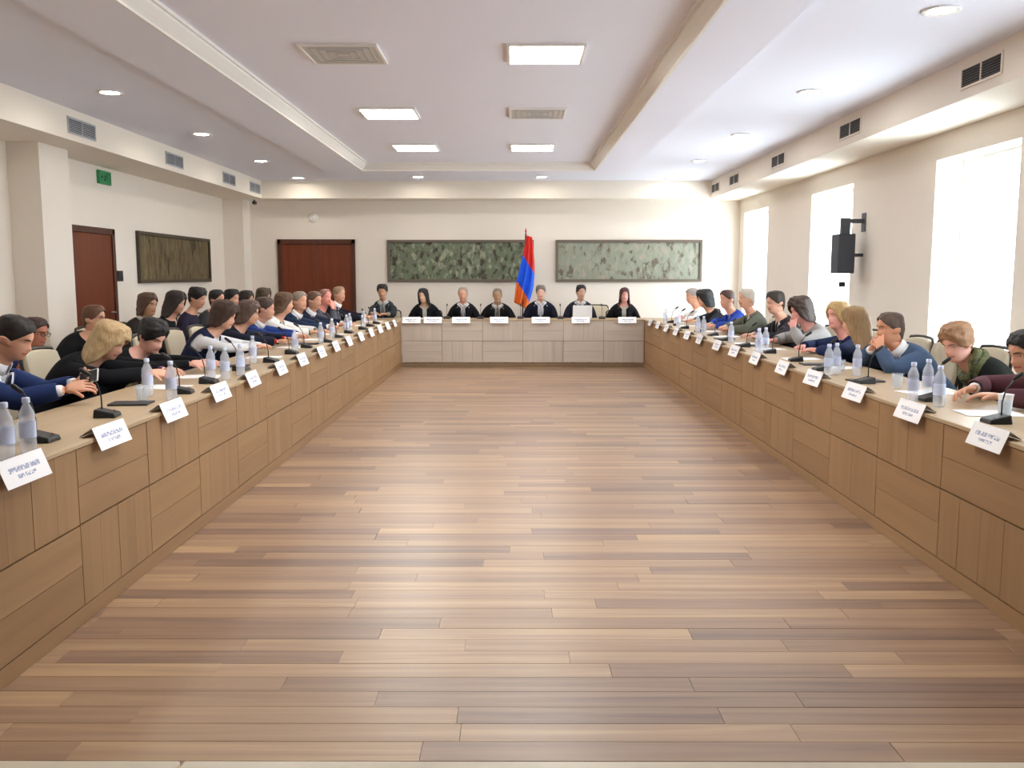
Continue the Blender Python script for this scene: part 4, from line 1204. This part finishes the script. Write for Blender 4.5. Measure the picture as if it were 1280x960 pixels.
# ------------------------------------------------------------------ things on the desks
def card_mesh():
    w = .148; mb = MB()
    # front leaf slopes from the fold down over the desk edge, back leaf rests on the desk
    A = [(-w, -.004, .042), (w, -.004, .042), (w, -.044, -.058), (-w, -.044, -.058), (-w, .055, .003), (w, .055, .003)]
    t = .0012
    vs = [Vector(p) for p in A]; vs2 = [p + Vector((0, t, -t)) for p in vs]
    mb.v = [tuple(p) for p in vs + vs2]
    mb.f = [[0, 1, 2, 3], [1, 0, 4, 5], [6, 9, 8, 7], [7, 11, 10, 6], [0, 3, 9, 6], [1, 7, 8, 2], [3, 2, 8, 9], [0, 6, 10, 4], [1, 5, 11, 7], [4, 10, 11, 5]]
    mb.m = [0] * 10; mb.m[0] = 1; mb.sm = [False] * 10
    me = mb.mesh('name_card', [M['paper'], M['card']])
    uv = me.uv_layers.new(name='UVMap')
    for p in me.polygons:
        for li in p.loop_indices:
            v = me.vertices[me.loops[li].vertex_index].co
            uv.data[li].uv = ((v.x + w) / (2 * w), (v.z + .06) / .1)
    return me
CARD = card_mesh()
# local frame of each desk edge: right-hand reader's view, local x along the card, -y out into the room
def place(name, me_or_root, loc, rz, label, cat, group, s=1):
    if isinstance(me_or_root, bpy.types.Mesh): o = link(name, me_or_root)
    else: o = copy_tree(me_or_root)
    o.location = loc; o.rotation_euler = (0, 0, R(rz))
    return tag(o, label, cat, group)
CY_L = [3.31, 4.05, 4.80, 5.58, 6.28, 7.05, 7.77, 8.55, 9.25, 9.99, 10.77, 11.55, 12.3, 13.05, 13.8]
CY_R = [3.98, 4.78, 5.57, 6.35, 7.09, 7.90, 8.66, 9.40, 10.3, 11.04, 11.8, 12.55, 13.3, 14.05]
CX_H = [-1.68, -1.33, -.87, -.25, .43, 1.08, 1.84]
for i, y in enumerate(CY_L): place('name_card', CARD, (DESK_L, y + .0, ZT), 90 + random.uniform(-2, 2), 'white folded name card on the door-side desk edge, %s from the camera' % ORD[i], 'name card', 'folded name cards')
for i, y in enumerate(CY_R): place('name_card', CARD, (DESK_R, y, ZT), -90 + random.uniform(-2, 2), 'white folded name card on the window-side desk edge, %s from the camera' % ORD[i], 'name card', 'folded name cards')
for i, x in enumerate(CX_H): place('name_card', CARD, (x, DESK_FRONT, ZT), 0, 'white folded name card on the head desk edge, %s from the door side' % ORD[i], 'name card', 'folded name cards')

def make_mic():
    r = empty('desk_microphone')
    b = MB(); vs = [(-.055, -.05, 0), (.055, -.05, 0), (.055, .06, 0), (-.055, .06, 0), (-.05, -.045, .022), (.05, -.045, .022), (.05, .055, .045), (-.05, .055, .045)]
    b.add(vs, [(0, 3, 2, 1), (4, 5, 6, 7), (0, 1, 5, 4), (1, 2, 6, 5), (2, 3, 7, 6), (3, 0, 4, 7)]); b.build('base', M['black'], r, .006)
    MB().tube([(0, .03, .04), (.0, .03, .10), (0, .045, .165), (0, .078, .212)], .0035, 8).build('gooseneck', M['black'], r)
    MB().lathe([(.004, 0), (.010, .008), (.011, .05), (.006, .062)], 12, (0, 0, 0)).build('capsule', M['black'], r).matrix_local = Matrix.Translation((0, .076, .210)) @ Matrix.Rotation(R(-55), 4, 'X')
    m = MB(); m.lathe([(.006, 0), (.006, .002)], 10, (.03, -.02, .030)); m.build('button', plain((150, 30, 30), .4, name='red_button'), r)
    return r
mic0 = make_mic(); mic_used = [False]
def mic(x, y, rz, label):
    o = mic0 if not mic_used[0] else copy_tree(mic0); mic_used[0] = True
    o.location = (x, y, ZT); o.rotation_euler = (0, 0, R(rz)); tag(o, label, 'microphone', 'black conference microphones')
for i, y in enumerate((3.82, 4.50, 5.42, 5.95, 6.75, 7.4, 8.2, 8.9, 9.65, 10.4, 11.2, 11.95, 12.7, 13.45)):
    mic(-2.02 - .03 * math.sin(i * 2.1), y, 90 + 8 * math.sin(i), 'black gooseneck desk microphone on the door-side desk, %s from the camera' % ORD[i])
for i, y in enumerate((4.32, 5.10, 5.95, 6.75, 7.5, 8.3, 9.05, 9.9, 10.7, 11.45, 12.2, 12.95, 13.7)):
    mic(2.32 + .03 * math.sin(i * 1.7), y, -90 + 8 * math.sin(i), 'black gooseneck desk microphone on the window-side desk, %s from the camera' % ORD[i])
for i, x in enumerate((-1.12, -.56, .1, .76, 1.45)):
    mic(x, DESK_FRONT + .2, 0, 'black gooseneck desk microphone on the head desk, %s from the door side' % ORD[i])

def make_bottle():
    r = empty('water_bottle')
    MB().lathe([(.001, .004), (.026, .002), (.031, .010), (.031, .05), (.0295, .055), (.031, .06), (.031, .135), (.0295, .14), (.031, .146), (.028, .165), (.016, .192), (.0125, .200), (.0125, .212)], 20, caps=False).build('bottle_body', M['bottle'], r)
    MB().lathe([(.0315, .066), (.0315, .128)], 20, caps=False).build('label_band', M['blabel'], r)
    MB().lathe([(.0145, .204), (.015, .207), (.015, .222), (.0135, .225)], 18).build('cap', M['cap'], r)
    return r
bot0 = make_bottle(); bot_used = [False]
def bottle(x, y, label):
    o = bot0 if not bot_used[0] else copy_tree(bot0); bot_used[0] = True
    o.location = (x, y, ZT); o.rotation_euler = (0, 0, random.random() * 6); tag(o, label, 'bottle', 'clear water bottles')
for x, y, t in ((-1.955, 3.42, 'clear water bottle behind the first door-side card, closest to the picture edge'), (-1.945, 3.56, 'clear water bottle at the inner end of the first door-side card'), (-1.985, 3.28, 'clear water bottle at the camera side of the first door-side card'),
                (-2.16, 5.28, 'clear water bottle before the black sweater sitter, on the papers'), (-1.96, 5.12, 'clear water bottle behind the third door-side card'), (-1.97, 6.12, 'clear water bottle close before the fifth door-side card'),
                (-1.95, 6.40, 'clear water bottle just past the fifth door-side card'), (-2.1, 6.22, 'clear water bottle in the trio at the fifth door-side card, set back'), (-2.12, 7.3, 'clear water bottle beyond the sixth door-side card'),
                (-2.02, 8.3, 'clear water bottle near the eighth door-side card'), (-2.03, 9.46, 'tall clear water bottle before the double door, in front'), (-2.08, 10.3, 'clear water bottle before the double door, second'),
                (-2.1, 11.3, 'clear water bottle in the far door-side pair, in front'), (-2.15, 11.8, 'clear water bottle in the far door-side pair, behind'), (-2.1, 12.6, 'clear water bottle close to the far door-side corner'), (-2.1, 13.6, 'clear water bottle furthest along the door-side desk')):
    bottle(x, y, t)
for x, y, t in ((2.24, 5.05, 'clear water bottle behind the second window-side card, far side'), (2.30, 4.86, 'tall clear water bottle behind the second window-side card, near side'), (2.41, 5.24, 'clear water bottle standing back behind the second window-side card'),
                (2.24, 6.42, 'clear water bottle behind the fourth window-side card, in front'), (2.33, 6.52, 'clear water bottle behind the fourth window-side card, in the middle'), (2.42, 6.36, 'clear water bottle behind the fourth window-side card, set back'),
                (2.28, 8.42, 'clear water bottle before the grey cardigan sitter, in front'), (2.37, 8.52, 'clear water bottle before the grey cardigan sitter, behind'), (2.24, 8.28, 'clear water bottle before the grey cardigan sitter, at the edge'), (2.3, 9.6, 'clear water bottle before the dark suit reaching across'),
                (2.28, 10.9, 'clear water bottle before the white-haired sitter'), (2.3, 11.35, 'clear water bottle before the blue jacket sitter'), (2.3, 12.7, 'clear water bottle before the black-clad far sitter'), (2.25, 13.5, 'clear water bottle at the far end of the window-side desk')):
    bottle(x, y, t)

def sheet(x, y, rz, label, w=.21, l=.297, n=1, mat=None, name='paper_sheet', cat='paper'):
    mb = MB(); k = .0012 * n; nn = 6; vs = []
    for s_ in (0, 1):
        for j in range(2):
            for i in range(nn + 1):
                u = i / nn; vs.append(((u - .5) * w, (j - .5) * l, .0006 + s_ * k + .002 * math.sin(u * 3.1)))
    m = nn + 1; fs = []
    for i in range(nn):
        fs.append((i, i + 1, i + 1 + m, i + m)); fs.append((2 * m + i, 3 * m + i, 3 * m + i + 1, 2 * m + i + 1))
        fs.append((i, 2 * m + i, 2 * m + i + 1, i + 1)); fs.append((m + i, m + i + 1, 3 * m + i + 1, 3 * m + i))
    fs.append((0, m, 3 * m, 2 * m)); fs.append((nn, 2 * m + nn, 3 * m + nn, m + nn))
    mb.add(vs, fs); o = mb.build(name, mat or M['paper']); o.location = (x, y, ZT); o.rotation_euler = (0, 0, R(rz))
    return tag(o, label, cat, 'papers and pads on the desks')
PAD = plain((40, 40, 46), .5, .08, name='notebook_cover')
for x, y, a, t in ((-2.24, 5.72, 80, 'white papers under the blonde sitter\'s hands'), (-2.22, 6.32, 95, 'white papers before the black sweater sitter'), (-2.18, 7.85, 100, 'white papers before the white shirt sitter'), (-2.2, 8.95, 85, 'white paper before the red sweater sitter'),
                   (-2.2, 10.05, 92, 'white paper between royal blue suit and white jacket sitters'), (-2.22, 11.0, 88, 'white papers beyond the white jacket sitter'), (-2.2, 12.9, 90, 'white paper before the bald grey-suited sitter'), (-2.2, 14.1, 90, 'white paper at the far end of the door-side desk'),
                   (2.5, 5.45, -80, 'white papers on the desk before the scarf wearer'), (2.45, 4.62, -95, 'white papers under the maroon-jacketed arms'), (2.48, 6.95, -88, 'white papers before the blue-grey suit'), (2.45, 7.72, -92, 'white papers between long hair and navy jacket sitters'),
                   (2.46, 8.75, -80, 'white papers before the grey cardigan'), (2.46, 9.5, -95, 'white paper under the arm of the dark suit'), (2.48, 10.6, -90, 'white paper before the empty chair at the window desk'), (2.48, 11.6, -85, 'white paper before the blue jacket'), (2.46, 12.9, -90, 'white paper before the all-black sitter'), (2.46, 13.8, -90, 'white paper before the white-shirted far sitter')):
    sheet(x, y, a, t, n=2)
for i, x in enumerate((-1.5, -.85, -.25, .48, 1.9)):
    sheet(x, DESK_FRONT + .36, 180, 'white papers lying on the head desk, %s from the door side' % ORD[i], n=3)
for x, y, a, t in ((-2.12, 4.95, 96, 'closed dark notebook lying between phone user and blonde sitter'), (2.36, 6.05, -86, 'closed dark notebook before the blue-grey suit'), (2.4, 7.2, -92, 'closed dark notebook beside the long-haired sitter'), (-2.2, 7.05, 90, 'closed dark notebook before the empty chair'), (2.38, 9.2, -84, 'closed dark notebook before the dark suit'), (2.36, 10.15, -90, 'closed dark notebook near the empty window-side seat'), (-2.15, 9.4, 92, 'closed dark notebook before royal blue suit')):
    sheet(x, y, a, t, .15, .21, 8, PAD, 'notebook', 'notebook')
def make_glass():
    r = MB().lathe([(.001, .004), (.026, .003), (.028, .006), (.033, .095), (.0315, .095), (.027, .010), (.001, .009)], 18, caps=False).build('drinking_glass', M['tumbler'])
    return r
g0 = make_glass(); gi = 0
for x, y, t in ((2.46, 4.22, 'drinking glass behind the first window-side card'), (2.42, 4.42, 'drinking glass set back behind the first window-side card'), (2.42, 5.68, 'drinking glass near the third window-side card'), (-2.1, 3.72, 'drinking glass beside the water bottles at the first door-side card'), (-2.1, 5.05, 'drinking glass beside the third door-side card'), (2.4, 6.62, 'drinking glass beside the fourth window-side card'), (-2.1, 6.5, 'drinking glass beside the fifth door-side card')):
    o = g0 if gi == 0 else copy_tree(g0); gi += 1; o.location = (x, y, ZT); tag(o, t, 'glass', 'drinking glasses')
cup = empty('paper_cup', (2.52, 4.60, ZT))
MB().lathe([(.001, .001), (.026, .001), (.036, .10), (.038, .10), (.038, .104), (.034, .104), (.025, .006), (.001, .006)], 20, caps=False).build('cup_body', M['paper'], cup)
MB().lathe([(.034, .086), (.001, .086)], 20, caps=False).build('coffee', plain((60, 38, 24), .2, name='coffee'), cup)
tag(cup, 'white cup between the maroon jacket and the first window-side card', 'cup')
# phone held by the first door-side sitter, and two lying phones
c_, h_, d_, l_ = PHONE[1].hand_c[-1]
rz_ = Matrix.Rotation(PHONE[0].rotation_euler.z, 4, 'Z')
ph = empty('mobile_phone', (0, 0, 0))
ax_ = Matrix((h_, l_, h_.cross(l_))).transposed().to_4x4()
ph.matrix_world = Matrix.Translation(PHONE[0].location) @ rz_ @ Matrix.Translation(c_ + h_ * .035 - d_ * .012) @ ax_
MB().box(-.075, .075, -.036, .036, -.004, .004).build('case', plain((225, 226, 230), .3, name='phone_case'), ph, .003)
MB().box(-.070, .070, -.032, .032, .004, .0052).build('screen', plain((30, 34, 42), .1, name='phone_screen'), ph)
tag(ph, 'pale mobile phone held in the hands of the navy-suited sitter', 'phone')
lp = empty('laptop', (1.13, DESK_FRONT + .30, ZT), 0)
MB().box(-.16, .16, 0, .22, 0, .014).build('keyboard_base', plain((200, 202, 206), .4, name='laptop_silver'), lp, .004)
o = MB().box(-.16, .16, -.004, .004, 0, .215).build('screen_lid', plain((226, 227, 230), .4, name='laptop_lid'), lp, .003); o.location = (0, 0, .012); o.rotation_euler = (R(14), 0, 0)
tag(lp, 'white laptop seen from behind, open on the head desk', 'laptop')
